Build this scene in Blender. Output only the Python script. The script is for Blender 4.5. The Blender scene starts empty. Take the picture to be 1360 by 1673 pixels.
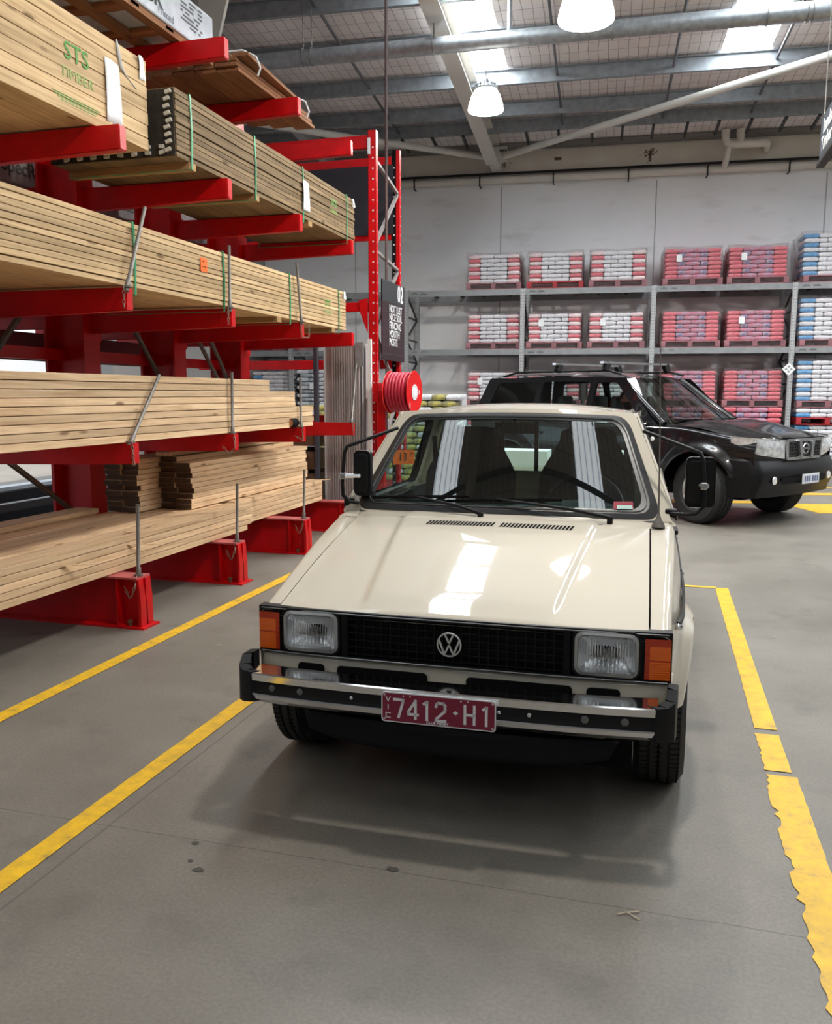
import bpy, bmesh, math, random
from math import sin, cos, pi, radians, sqrt, atan2
from mathutils import Vector, Matrix
rnd = random.Random(7)
scn = bpy.context.scene
COL = scn.collection

# ------------------------------------------------ camera, world, light, exposure
H_CAM = 1.45
cam_d = bpy.data.cameras.new('camera'); cam = bpy.data.objects.new('camera', cam_d); COL.objects.link(cam)
scn.camera = cam
cam_d.sensor_fit = 'HORIZONTAL'; cam_d.sensor_width = 36.0
cam_d.lens = 36.0 * 1400.0 / 1360.0
cam_d.clip_end = 200
def cam_matrix(pitch, roll, yaw):
    p, r = radians(pitch), radians(roll)
    fwd = Vector((0, cos(p), -sin(p))); right = Vector((1, 0, 0)); down = Vector((0, -sin(p), -cos(p)))
    r2 = cos(r)*right - sin(r)*down; d2 = sin(r)*right + cos(r)*down
    m = Matrix((r2, -d2, -fwd)).transposed().to_4x4()
    return Matrix.Translation((0, 0, H_CAM)) @ Matrix.Rotation(radians(yaw), 4, 'Z') @ m
cam.matrix_world = cam_matrix(7.86, 0.14, 15.8)

scn.view_settings.view_transform = 'Standard'
scn.view_settings.look = 'None'
scn.view_settings.gamma = 1.0
scn.view_settings.use_curve_mapping = False
scn.view_settings.exposure = 0.32

wd = bpy.data.worlds.new('world'); scn.world = wd; wd.use_nodes = True
sun_d = bpy.data.lights.new('sun', 'SUN'); sun_d.energy = 5.0; sun_d.angle = radians(1.0); sun_d.color = (1, 0.96, 0.9)
sun = bpy.data.objects.new('sun', sun_d); COL.objects.link(sun); sun.rotation_euler = (radians(8), radians(14), 0)
bgn = wd.node_tree.nodes['Background']
bgn.inputs['Color'].default_value = (0.82, 0.90, 1.0, 1)
bgn.inputs['Strength'].default_value = 1.3

SKYLIGHT = 21.0
SKYLIGHT_NEAR = 3.4      # near bays: same sheeting as the far strips, dimmed to balance the floor light
LAMP = 7.0
LAMP_W = 420.0

# building axes: the far wall, the roof and the pallet racking are turned a little from the timber racking
TW = radians(3.85)
WD = Vector((cos(TW), sin(TW), 0)); WN = Vector((-sin(TW), cos(TW), 0))
def WP(u, d, z=0.0):
    return WD*u + WN*d + Vector((0, 0, z))

# ------------------------------------------------ materials
MATS = {}
def mat(name, col=(0.5, 0.5, 0.5), rough=0.5, metal=0.0, coat=0.0, emis=0.0, spec=None, bump=0.0, bscale=30.0, vary=0.0, vscale=5.0, dark=None):
    if name in MATS: return MATS[name]
    m = bpy.data.materials.new(name); m.use_nodes = True
    nt = m.node_tree; b = nt.nodes['Principled BSDF']
    b.inputs['Base Color'].default_value = (*col, 1); b.inputs['Roughness'].default_value = rough
    b.inputs['Metallic'].default_value = metal
    if coat: b.inputs['Coat Weight'].default_value = coat; b.inputs['Coat Roughness'].default_value = 0.03
    if spec is not None: b.inputs['Specular IOR Level'].default_value = spec
    if emis:
        b.inputs['Emission Color'].default_value = (*col, 1); b.inputs['Emission Strength'].default_value = emis
    if bump or vary:
        tc = nt.nodes.new('ShaderNodeTexCoord')
        if vary:
            n = nt.nodes.new('ShaderNodeTexNoise'); n.inputs['Scale'].default_value = vscale; n.inputs['Detail'].default_value = 6
            nt.links.new(tc.outputs['Object'], n.inputs['Vector'])
            r = nt.nodes.new('ShaderNodeValToRGB')
            r.color_ramp.elements[0].position = 0.3; r.color_ramp.elements[1].position = 0.7
            dk = dark or tuple(c*(1-vary) for c in col)
            r.color_ramp.elements[0].color = (*dk, 1); r.color_ramp.elements[1].color = (*col, 1)
            nt.links.new(n.outputs['Fac'], r.inputs['Fac']); nt.links.new(r.outputs['Color'], b.inputs['Base Color'])
        if bump:
            n2 = nt.nodes.new('ShaderNodeTexNoise'); n2.inputs['Scale'].default_value = bscale; n2.inputs['Detail'].default_value = 4
            nt.links.new(tc.outputs['Object'], n2.inputs['Vector'])
            bp = nt.nodes.new('ShaderNodeBump'); bp.inputs['Strength'].default_value = bump; bp.inputs['Distance'].default_value = 0.01
            nt.links.new(n2.outputs['Fac'], bp.inputs['Height']); nt.links.new(bp.outputs['Normal'], b.inputs['Normal'])
    MATS[name] = m
    return m

def glass_mat(name, tint, ior=1.45, gl_rough=0.0, boost=0.0, diffuse=None, dfac=0.0, bump=0.0, bscale=20.0):
    if name in MATS: return MATS[name]
    m = bpy.data.materials.new(name); m.use_nodes = True
    nt = m.node_tree; nt.nodes.clear()
    out = nt.nodes.new('ShaderNodeOutputMaterial')
    tr = nt.nodes.new('ShaderNodeBsdfTransparent'); tr.inputs['Color'].default_value = (*tint, 1)
    gl = nt.nodes.new('ShaderNodeBsdfGlossy'); gl.inputs['Roughness'].default_value = gl_rough
    fr = nt.nodes.new('ShaderNodeFresnel')
    ge = nt.nodes.new('ShaderNodeNewGeometry'); mi = nt.nodes.new('ShaderNodeMapRange')   # same reflectance from either side of the pane
    nt.links.new(ge.outputs['Backfacing'], mi.inputs['Value']); mi.inputs['To Min'].default_value = ior; mi.inputs['To Max'].default_value = 1.0/ior
    nt.links.new(mi.outputs[0], fr.inputs['IOR'])
    mx = nt.nodes.new('ShaderNodeMixShader')
    fac = fr.outputs['Fac']
    if boost:
        ad = nt.nodes.new('ShaderNodeMath'); ad.operation = 'ADD'; ad.use_clamp = True; ad.inputs[1].default_value = boost
        nt.links.new(fac, ad.inputs[0]); fac = ad.outputs[0]
    base = tr.outputs[0]
    if diffuse:
        df = nt.nodes.new('ShaderNodeBsdfDiffuse'); df.inputs['Color'].default_value = (*diffuse, 1)
        m2 = nt.nodes.new('ShaderNodeMixShader'); m2.inputs[0].default_value = dfac
        nt.links.new(tr.outputs[0], m2.inputs[1]); nt.links.new(df.outputs[0], m2.inputs[2]); base = m2.outputs[0]
    if bump:
        tc = nt.nodes.new('ShaderNodeTexCoord'); n2 = nt.nodes.new('ShaderNodeTexNoise'); n2.inputs['Scale'].default_value = bscale; n2.inputs['Detail'].default_value = 5
        nt.links.new(tc.outputs['Object'], n2.inputs['Vector'])
        bp = nt.nodes.new('ShaderNodeBump'); bp.inputs['Strength'].default_value = bump; bp.inputs['Distance'].default_value = 0.03
        nt.links.new(n2.outputs['Fac'], bp.inputs['Height']); nt.links.new(bp.outputs['Normal'], gl.inputs['Normal']); nt.links.new(bp.outputs['Normal'], fr.inputs['Normal'])
    nt.links.new(fac, mx.inputs[0]); nt.links.new(base, mx.inputs[1]); nt.links.new(gl.outputs[0], mx.inputs[2])
    nt.links.new(mx.outputs[0], out.inputs['Surface'])
    MATS[name] = m
    return m

def N(nt, kind, **kw):
    n = nt.nodes.new(kind)
    for k, v in kw.items():
        if k in n.inputs: n.inputs[k].default_value = v
        else: setattr(n, k, v)
    return n
def ramp(nt, stops):
    r = nt.nodes.new('ShaderNodeValToRGB'); e = r.color_ramp.elements
    e[0].position, e[0].color = stops[0][0], (*stops[0][1], 1)
    e[1].position, e[1].color = stops[-1][0], (*stops[-1][1], 1)
    for p, c in stops[1:-1]:
        x = e.new(p); x.color = (*c, 1)
    return r

def timber_mat(name, light, darkc, knot, axis='Y', grey=0.0):
    """sawn pine: grain drawn out along the board, a few knots, every board its own tone"""
    m = bpy.data.materials.new(name); m.use_nodes = True; nt = m.node_tree; b = nt.nodes['Principled BSDF']
    L = nt.links
    b.inputs['Roughness'].default_value = 0.75; b.inputs['Specular IOR Level'].default_value = 0.25
    tc = N(nt, 'ShaderNodeTexCoord'); oi = N(nt, 'ShaderNodeObjectInfo')
    mp = N(nt, 'ShaderNodeMapping'); sc = {'Y': (38, 1.3, 38), 'X': (1.3, 38, 38)}[axis]
    mp.inputs['Scale'].default_value = sc
    rv = N(nt, 'ShaderNodeVectorMath', operation='MULTIPLY_ADD')
    L.new(oi.outputs['Random'], rv.inputs[0]); rv.inputs[1].default_value = (31, 47, 23)
    L.new(tc.outputs['Object'], rv.inputs[2])
    L.new(rv.outputs[0], mp.inputs['Vector'])
    n = N(nt, 'ShaderNodeTexNoise'); n.inputs['Scale'].default_value = 1.0; n.inputs['Detail'].default_value = 7; n.inputs['Roughness'].default_value = 0.65; n.inputs['Distortion'].default_value = 0.6
    L.new(mp.outputs[0], n.inputs['Vector'])
    r = ramp(nt, [(0.36, darkc), (0.52, tuple((a+c)/2 for a, c in zip(light, darkc))), (0.72, light)])
    L.new(n.outputs['Fac'], r.inputs['Fac'])
    # knots
    mp2 = N(nt, 'ShaderNodeMapping'); mp2.inputs['Scale'].default_value = {'Y': (7, 2.2, 7), 'X': (2.2, 7, 7)}[axis]
    L.new(rv.outputs[0], mp2.inputs['Vector'])
    v = N(nt, 'ShaderNodeTexVoronoi'); v.inputs['Scale'].default_value = 1.0
    L.new(mp2.outputs[0], v.inputs['Vector'])
    kr = ramp(nt, [(0.0, (1, 1, 1)), (0.07, (0.8, 0.8, 0.8)), (0.13, (0, 0, 0))])
    L.new(v.outputs['Distance'], kr.inputs['Fac'])
    mx = N(nt, 'ShaderNodeMix', data_type='RGBA'); L.new(kr.outputs['Color'], mx.inputs['Factor'])
    L.new(r.outputs['Color'], mx.inputs['A']); mx.inputs['B'].default_value = (*knot, 1)
    # tone of each board
    hv = N(nt, 'ShaderNodeHueSaturation')
    mr = N(nt, 'ShaderNodeMapRange'); mr.inputs['To Min'].default_value = 0.78; mr.inputs['To Max'].default_value = 1.12
    L.new(oi.outputs['Random'], mr.inputs['Value']); L.new(mr.outputs[0], hv.inputs['Value'])
    L.new(mx.outputs['Result'], hv.inputs['Color'])
    # weathered patches
    n3 = N(nt, 'ShaderNodeTexNoise'); n3.inputs['Scale'].default_value = 3.0; n3.inputs['Detail'].default_value = 5
    L.new(rv.outputs[0], n3.inputs['Vector'])
    r3 = ramp(nt, [(0.45, (0, 0, 0)), (0.75, (grey+0.25,)*3)])
    L.new(n3.outputs['Fac'], r3.inputs['Fac'])
    m4 = N(nt, 'ShaderNodeMix', data_type='RGBA'); L.new(r3.outputs['Color'], m4.inputs['Factor']); L.new(hv.outputs['Color'], m4.inputs['A'])
    m4.inputs['B'].default_value = (*tuple(c*0.55 for c in darkc), 1)
    L.new(m4.outputs['Result'], b.inputs['Base Color'])
    bp = N(nt, 'ShaderNodeBump'); bp.inputs['Strength'].default_value = 0.25; bp.inputs['Distance'].default_value = 0.004
    L.new(n.outputs['Fac'], bp.inputs['Height']); L.new(bp.outputs['Normal'], b.inputs['Normal'])
    MATS[name] = m
    return m

# ------------------------------------------------ mesh builder
class G:
    def __init__(s): s.bm = bmesh.new(); s.m = 0
    def face(s, vs, m=None):
        try: f = s.bm.faces.new(vs)
        except ValueError: return None
        f.material_index = s.m if m is None else m; return f
    def quad(s, a, b, c, d, m=None): return s.face([s.bm.verts.new(p) for p in (a, b, c, d)], m)
    def poly(s, pts, m=None): return s.face([s.bm.verts.new(p) for p in pts], m)
    def box(s, x0, x1, y0, y1, z0, z1, m=None, bev=0.0):
        if x0 > x1: x0, x1 = x1, x0
        if y0 > y1: y0, y1 = y1, y0
        if z0 > z1: z0, z1 = z1, z0
        v = [s.bm.verts.new(p) for p in ((x0,y0,z0),(x1,y0,z0),(x1,y1,z0),(x0,y1,z0),(x0,y0,z1),(x1,y0,z1),(x1,y1,z1),(x0,y1,z1))]
        fs = [s.face([v[i] for i in q], m) for q in ((0,3,2,1),(4,5,6,7),(0,1,5,4),(1,2,6,5),(2,3,7,6),(3,0,4,7))]
        if bev:
            es = list({e for f in fs for e in f.edges})
            r = bmesh.ops.bevel(s.bm, geom=es, offset=bev, segments=2, profile=0.5, affect='EDGES')
            mi = s.m if m is None else m
            for f in r['faces']: f.material_index = mi
        return v
    def obox(s, c, ux, uy, uz, hx, hy, hz, m=None):
        c = Vector(c); ux = Vector(ux).normalized()*hx; uy = Vector(uy).normalized()*hy; uz = Vector(uz).normalized()*hz
        v = [s.bm.verts.new(c + ux*a + uy*b + uz*d) for a, b, d in ((-1,-1,-1),(1,-1,-1),(1,1,-1),(-1,1,-1),(-1,-1,1),(1,-1,1),(1,1,1),(-1,1,1))]
        for q in ((0,3,2,1),(4,5,6,7),(0,1,5,4),(1,2,6,5),(2,3,7,6),(3,0,4,7)): s.face([v[i] for i in q], m)
    def beam(s, a, b, w, h, up=(0, 0, 1), m=None):
        a, b = Vector(a), Vector(b); d = (b-a); L = d.length; d.normalize()
        u = Vector(up); side = d.cross(u).normalized(); u = side.cross(d).normalized()
        s.obox((a+b)/2, d, side, u, L/2, w/2, h/2, m)
    def tube(s, pts, r, n=8, m=None, cap=True, closed=False):
        P = [Vector(p) for p in pts]; rings = []
        rr = r if isinstance(r, (list, tuple)) else [r]*len(P)
        prev = None
        for i, p in enumerate(P):
            if closed: t = P[(i+1) % len(P)] - P[i-1]
            elif i == 0: t = P[1]-P[0]
            elif i == len(P)-1: t = P[-1]-P[-2]
            else: t = (P[i+1]-P[i]).normalized() + (P[i]-P[i-1]).normalized()
            t.normalize()
            if prev is None:
                a = t.orthogonal().normalized()
            else:
                a = (prev - t*prev.dot(t))
                a = a.normalized() if a.length > 1e-6 else t.orthogonal().normalized()
            prev = a; b = t.cross(a)
            rings.append([s.bm.verts.new(p + (a*cos(2*pi*k/n) + b*sin(2*pi*k/n))*rr[i]) for k in range(n)])
        R = len(rings)
        for i in range(R if closed else R-1):
            A, B = rings[i], rings[(i+1) % R]
            for k in range(n): s.face([A[k], A[(k+1) % n], B[(k+1) % n], B[k]], m)
        if cap and not closed:
            s.face(rings[0][::-1], m); s.face(rings[-1], m)
    def lathe(s, prof, c=(0, 0, 0), axis=(0, 0, 1), n=24, m=None, cap=False):
        """prof: list of (radius, height along axis)"""
        ax = Vector(axis).normalized(); a = ax.orthogonal().normalized(); b = ax.cross(a); c = Vector(c); rings = []
        for r, h in prof:
            rings.append([s.bm.verts.new(c + ax*h + (a*cos(2*pi*k/n) + b*sin(2*pi*k/n))*max(r, 1e-4)) for k in range(n)])
        for i in range(len(rings)-1):
            A, B = rings[i], rings[i+1]
            for k in range(n): s.face([A[k], A[(k+1) % n], B[(k+1) % n], B[k]], m)
        if cap: s.face(rings[0][::-1], m); s.face(rings[-1], m)
    def grid(s, f, nu, nv, m=None):
        V = [[s.bm.verts.new(f(i/nu, j/nv)) for j in range(nv+1)] for i in range(nu+1)]
        for i in range(nu):
            for j in range(nv): s.face([V[i][j], V[i+1][j], V[i+1][j+1], V[i][j+1]], m)
        return V
    def ring(s, A, B, m=None):
        a = [s.bm.verts.new(p) for p in A]; b = [s.bm.verts.new(p) for p in B]; n = len(a)
        for i in range(n): s.face([a[i], a[(i+1) % n], b[(i+1) % n], b[i]], m)
    def prism(s, poly, f0, f1, m=None):
        """poly: 2-D points; f0, f1 map a 2-D point to the two end faces"""
        a = [s.bm.verts.new(f0(*p)) for p in poly]; b = [s.bm.verts.new(f1(*p)) for p in poly]; n = len(a)
        s.face(a[::-1], m); s.face(b, m)
        for i in range(n): s.face([a[i], a[(i+1) % n], b[(i+1) % n], b[i]], m)
    def merge(s, d=0.0005): bmesh.ops.remove_doubles(s.bm, verts=s.bm.verts, dist=d)
    def mesh(s, name, mats, smooth=False, recalc=True, thick=0.0):
        if recalc: bmesh.ops.recalc_face_normals(s.bm, faces=s.bm.faces)
        me = bpy.data.meshes.new(name); s.bm.to_mesh(me); s.bm.free()
        if not isinstance(mats, (list, tuple)): mats = [mats]
        for x in mats: me.materials.append(x)
        if smooth:
            for p in me.polygons: p.use_smooth = True
            me.set_sharp_from_angle(angle=radians(smooth if smooth is not True else 35))
        return me
    def out(s, name, mats, parent=None, smooth=False, loc=None, rz=None, recalc=True, solid=0.0, label=None):
        me = s.mesh(name, mats, smooth, recalc)
        o = bpy.data.objects.new(name, me); COL.objects.link(o)
        if parent: o.parent = parent
        if loc is not None: o.location = loc
        if rz is not None: o.rotation_euler = (0, 0, rz)
        if solid:
            md = o.modifiers.new('solidify', 'SOLIDIFY'); md.thickness = solid; md.offset = -1
        if label: o['label'] = label
        return o

def thing(name, label, cat, loc=(0, 0, 0), rz=0.0, group=None):
    o = bpy.data.objects.new(name, None); COL.objects.link(o); o.empty_display_size = 0.1
    o.location = loc; o.rotation_euler = (0, 0, rz); o['label'] = label; o['category'] = cat
    if group: o['group'] = group
    return o
def tag(o, label, cat, group=None, kind=None):
    o['label'] = label; o['category'] = cat
    if group: o['group'] = group
    if kind: o['kind'] = kind
    return o
def struct(o):
    o['kind'] = 'structure'; return o
def dup(root, loc=None, rz=None, label=None, group=None, top=True):
    c = root.copy(); COL.objects.link(c)
    if loc is not None: c.location = loc
    if rz is not None: c.rotation_euler = (0, 0, rz)
    if label: c['label'] = label
    if group: c['group'] = group
    for ch in root.children:
        d = ch.copy(); COL.objects.link(d); d.parent = c
        for g in ch.children:
            e = g.copy(); COL.objects.link(e); e.parent = d
    return c
def link(me, name, parent=None, loc=None, rot=None):
    o = bpy.data.objects.new(name, me); COL.objects.link(o)
    if parent: o.parent = parent
    if loc is not None: o.location = loc
    if rot is not None: o.rotation_euler = rot
    return o
def text(name, body, size, mtl, parent, loc, rot, ext=0.001, xs=1.0, bold=0.0, align='CENTER', spacing=1.0):
    c = bpy.data.curves.new(name, 'FONT'); c.body = body; c.size = size; c.extrude = ext; c.offset = bold
    c.align_x = align; c.align_y = 'CENTER'; c.space_character = spacing; c.resolution_u = 3
    t = bpy.data.objects.new('tmp', c); COL.objects.link(t)
    dg = bpy.context.evaluated_depsgraph_get(); dg.update()
    me = bpy.data.meshes.new_from_object(t.evaluated_get(dg)); bpy.data.objects.remove(t)
    me.name = name; me.materials.clear(); me.materials.append(mtl)
    o = bpy.data.objects.new(name, me); COL.objects.link(o)
    if parent: o.parent = parent
    o.location = loc; o.rotation_euler = rot; o.scale = (xs, 1, 1)
    return o
def rrect(w, h, r, n=5, cx=0.0, cy=0.0):
    """rounded rectangle, half sizes w h, list of 2-D points"""
    out = []
    for sx, sy, a0 in ((1, 1, 0), (-1, 1, 90), (-1, -1, 180), (1, -1, 270)):
        for k in range(n+1):
            a = radians(a0 + 90*k/n); out.append((cx + sx*(w-r) + r*cos(a), cy + sy*(h-r) + r*sin(a)))
    return out
def rpoly(pts, r, n=4):
    """polygon with rounded corners, n+1 points for each corner"""
    out = []; L = len(pts)
    for i in range(L):
        p = Vector(pts[i]); a = Vector(pts[i-1]); b = Vector(pts[(i+1) % L])
        ri = r[i] if isinstance(r, (list, tuple)) else r
        p0 = p + (a-p).normalized()*ri; p1 = p + (b-p).normalized()*ri
        for k in range(n+1):
            t = k/n; out.append(tuple((1-t)**2*p0 + 2*t*(1-t)*p + t*t*p1))
    return out
def sm(x): x = max(0.0, min(1.0, x)); return x*x*(3-2*x)

# shared materials
RED = mat('rack_red_paint', (0.62, 0.001, 0.004), 0.42, spec=0.35, bump=0.05, bscale=40, vary=0.25, vscale=6)
STEEL = mat('galvanised_steel', (0.42, 0.45, 0.47), 0.45, metal=0.6, vary=0.35, vscale=14)
DSTEEL = mat('dull_steel', (0.25, 0.23, 0.21), 0.55, metal=0.7, vary=0.3, vscale=30)
BLACK = mat('black_plastic', (0.006, 0.006, 0.007), 0.5, spec=0.3)
MBLACK = mat('matt_black', (0.005, 0.005, 0.0055), 0.9, spec=0.15)
RUBBER = mat('tyre_rubber', (0.018, 0.018, 0.018), 0.7, bump=0.2, bscale=60)
CHROME = mat('chrome', (0.82, 0.83, 0.84), 0.08, metal=1.0)
ALU = mat('brushed_aluminium', (0.75, 0.76, 0.78), 0.22, metal=1.0)
WHITE = mat('white_paint', (0.75, 0.74, 0.71), 0.5)
PAPER = mat('white_paper', (0.75, 0.77, 0.78), 0.6)
INK = mat('black_ink', (0.02, 0.02, 0.02), 0.6)
GREENSTRAP = mat('green_strap', (0.03, 0.28, 0.12), 0.4)
GREENINK = mat('green_stencil_ink', (0.10, 0.30, 0.07), 0.8)
T_FRESH = timber_mat('fresh_pine', (0.88, 0.64, 0.40), (0.56, 0.36, 0.20), (0.22, 0.11, 0.05))
T_TREAT = timber_mat('treated_pine', (0.78, 0.57, 0.33), (0.46, 0.31, 0.16), (0.17, 0.10, 0.045), grey=0.15)
T_DARK = timber_mat('weathered_treated_pine', (0.31, 0.215, 0.115), (0.15, 0.10, 0.05), (0.07, 0.045, 0.02), grey=0.3)
T_BROWN = timber_mat('brown_hardwood', (0.42, 0.20, 0.09), (0.22, 0.09, 0.04), (0.08, 0.03, 0.015), grey=0.2)
T_BEAR = timber_mat('bearer_pine', (0.50, 0.32, 0.15), (0.30, 0.18, 0.08), (0.1, 0.05, 0.02), axis='X')
T_BEARB = timber_mat('brown_pallet_wood', (0.42, 0.18, 0.08), (0.22, 0.08, 0.035), (0.1, 0.04, 0.02), axis='X')
WIRE = mat('thin_wire', (0.3, 0.3, 0.3), 0.5, metal=0.5)
YELLOW = mat('yellow_road_paint', (0.78, 0.45, 0.01), 0.55)
# ================================================ THE SETTING
def concrete():
    m = bpy.data.materials.new('concrete_floor'); m.use_nodes = True; nt = m.node_tree; b = nt.nodes['Principled BSDF']; L = nt.links
    tc = N(nt, 'ShaderNodeTexCoord')
    n1 = N(nt, 'ShaderNodeTexNoise'); n1.inputs['Scale'].default_value = 1.1; n1.inputs['Detail'].default_value = 8; n1.inputs['Roughness'].default_value = 0.6
    L.new(tc.outputs['Object'], n1.inputs['Vector'])
    r1 = ramp(nt, [(0.32, (0.138, 0.124, 0.104)), (0.5, (0.182, 0.164, 0.139)), (0.68, (0.220, 0.198, 0.170))]); L.new(n1.outputs['Fac'], r1.inputs['Fac'])
    # dark stains
    n2 = N(nt, 'ShaderNodeTexNoise'); n2.inputs['Scale'].default_value = 3.4; n2.inputs['Detail'].default_value = 6; n2.inputs['Roughness'].default_value = 0.55
    L.new(tc.outputs['Object'], n2.inputs['Vector'])
    r2 = ramp(nt, [(0.56, (0, 0, 0)), (0.70, (0.50, 0.50, 0.50))]); L.new(n2.outputs['Fac'], r2.inputs['Fac'])
    mx = N(nt, 'ShaderNodeMix', data_type='RGBA'); L.new(r2.outputs['Color'], mx.inputs['Factor']); L.new(r1.outputs['Color'], mx.inputs['A']); mx.inputs['B'].default_value = (0.098, 0.088, 0.076, 1)
    # fine grit
    n3 = N(nt, 'ShaderNodeTexNoise'); n3.inputs['Scale'].default_value = 90; n3.inputs['Detail'].default_value = 3
    L.new(tc.outputs['Object'], n3.inputs['Vector'])
    r3 = ramp(nt, [(0.3, (0.82, 0.82, 0.82)), (0.7, (1.08, 1.08, 1.08))]); L.new(n3.outputs['Fac'], r3.inputs['Fac'])
    m3 = N(nt, 'ShaderNodeMix', data_type='RGBA', blend_type='MULTIPLY'); m3.inputs['Factor'].default_value = 1
    L.new(mx.outputs['Result'], m3.inputs['A']); L.new(r3.outputs['Color'], m3.inputs['B'])
    # scuffs: thin pale and dark marks
    mp = N(nt, 'ShaderNodeMapping'); mp.inputs['Scale'].default_value = (9, 2.0, 1); mp.inputs['Rotation'].default_value = (0, 0, 1.2); L.new(tc.outputs['Object'], mp.inputs['Vector'])
    n4 = N(nt, 'ShaderNodeTexNoise'); n4.inputs['Scale'].default_value = 2.2; n4.inputs['Detail'].default_value = 9; n4.inputs['Roughness'].default_value = 0.7
    L.new(mp.outputs[0], n4.inputs['Vector'])
    r4 = ramp(nt, [(0.60, (0, 0, 0)), (0.72, (0.35, 0.35, 0.35))]); L.new(n4.outputs['Fac'], r4.inputs['Fac'])
    m4 = N(nt, 'ShaderNodeMix', data_type='RGBA'); L.new(r4.outputs['Color'], m4.inputs['Factor']); L.new(m3.outputs['Result'], m4.inputs['A']); m4.inputs['B'].default_value = (0.125, 0.115, 0.10, 1)
    # saw-cut joints along world lines y = 2.34, 8.15, x = -1.74
    sp = N(nt, 'ShaderNodeSeparateXYZ'); 
    geo = N(nt, 'ShaderNodeNewGeometry'); L.new(geo.outputs['Position'], sp.inputs[0])
    wob = N(nt, 'ShaderNodeTexNoise'); wob.inputs['Scale'].default_value = 6; L.new(geo.outputs['Position'], wob.inputs['Vector'])
    last = m4.outputs['Result']
    for ax, val, w in (('Y', 2.34, 0.004), ('Y', 8.15, 0.006), ('X', -1.74, 0.006), ('Y', -3.5, .006), ('X', 4.1, .006)):
        a = N(nt, 'ShaderNodeMath', operation='MULTIPLY_ADD'); L.new(wob.outputs['Fac'], a.inputs[0]); a.inputs[1].default_value = 0.012; L.new(sp.outputs[ax], a.inputs[2])
        s_ = N(nt, 'ShaderNodeMath', operation='SUBTRACT'); L.new(a.outputs[0], s_.inputs[0]); s_.inputs[1].default_value = val + 0.006
        ab = N(nt, 'ShaderNodeMath', operation='ABSOLUTE'); L.new(s_.outputs[0], ab.inputs[0])
        lt = N(nt, 'ShaderNodeMath', operation='LESS_THAN'); L.new(ab.outputs[0], lt.inputs[0]); lt.inputs[1].default_value = w/2
        sc = N(nt, 'ShaderNodeMath', operation='MULTIPLY'); L.new(lt.outputs[0], sc.inputs[0]); sc.inputs[1].default_value = 0.75
        mm = N(nt, 'ShaderNodeMix', data_type='RGBA'); L.new(sc.outputs[0], mm.inputs['Factor']); L.new(last, mm.inputs['A']); mm.inputs['B'].default_value = (0.06, 0.055, 0.05, 1)
        last = mm.outputs['Result']
    L.new(last, b.inputs['Base Color'])
    rr = N(nt, 'ShaderNodeMapRange'); rr.inputs['To Min'].default_value = 0.38; rr.inputs['To Max'].default_value = 0.6
    L.new(n1.outputs['Fac'], rr.inputs['Value']); L.new(rr.outputs[0], b.inputs['Roughness'])
    bp = N(nt, 'ShaderNodeBump'); bp.inputs['Strength'].default_value = 0.12; bp.inputs['Distance'].default_value = 0.003
    L.new(n3.outputs['Fac'], bp.inputs['Height']); L.new(bp.outputs['Normal'], b.inputs['Normal'])
    return m
CONC = concrete()
g = G(); g.quad((-60, -30, 0), (24, -30, 0), (24, 60, 0), (-60, 60, 0))
struct(g.out('floor', CONC))

# painted bay lines: worn strips of road paint
def worn_yellow():
    m = bpy.data.materials.new('worn_yellow_line_paint'); m.use_nodes = True; nt = m.node_tree; b = nt.nodes['Principled BSDF']; L = nt.links
    geo = N(nt, 'ShaderNodeNewGeometry')
    n = N(nt, 'ShaderNodeTexNoise'); n.inputs['Scale'].default_value = 14; n.inputs['Detail'].default_value = 8; n.inputs['Roughness'].default_value = 0.7
    L.new(geo.outputs['Position'], n.inputs['Vector'])
    r = ramp(nt, [(0.30, (0.30, 0.22, 0.09)), (0.40, (0.60, 0.35, 0.02)), (0.62, (0.80, 0.47, 0.008))]); L.new(n.outputs['Fac'], r.inputs['Fac'])
    L.new(r.outputs['Color'], b.inputs['Base Color']); b.inputs['Roughness'].default_value = 0.5
    return m
WY = worn_yellow()
def line_strip(name, x0, x1, y0, y1, rag=0.0, n=60):
    g = G(); A = []; B = []
    for i in range(n+1):
        y = y0 + (y1-y0)*i/n
        A.append(g.bm.verts.new((x0 + rag*rnd.random()**2, y, 0.003))); B.append(g.bm.verts.new((x1 - 0.15*rag*rnd.random(), y, 0.003)))
    for i in range(n): g.face([A[i], B[i], B[i+1], A[i+1]])
    o = g.out(name, WY); return struct(o)
line_strip('trim_1', -2.85, -2.765, -2.0, 9.0, 0.003)
line_strip('trim_2', -1.885, -1.80, -2.0, 3.70, 0.003)
line_strip('trim_3', 0.452, 0.545, 3.86, 6.72, 0.004, 60)
line_strip('trim_4', 0.445, 0.545, 3.42, 3.80, 0.012, 16)
line_strip('trim_5', 0.435, 0.560, 0.9, 3.38, 0.022, 90)
line_strip('trim_6', 0.18, 0.46, 6.70, 6.755, 0.0, 6)
# hatched yellow island on the far floor
g = G()
for k, (a, b_) in enumerate([((0.95, 12.2), (2.6, 12.5)), ((1.75, 11.45), (4.8, 11.9)), ((2.3, 13.25), (5.2, 13.9)), ((2.55, 14.7), (5.4, 15.2))]):
    pass
for pts in ([(1.93, 11.42), (4.6, 12.1), (4.6, 12.95), (1.62, 12.30)], [(0.2, 12.0), (1.38, 12.25), (1.30, 12.50), (0.2, 12.3)], [(2.0, 13.45), (4.8, 14.0), (4.8, 14.3), (2.0, 13.75)], [(2.35, 14.5), (5.0, 15.0), (5.0, 15.15), (2.35, 14.65)]):
    g.poly([(x, y, 0.003) for x, y in pts])
struct(g.out('trim_7', WY))
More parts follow.
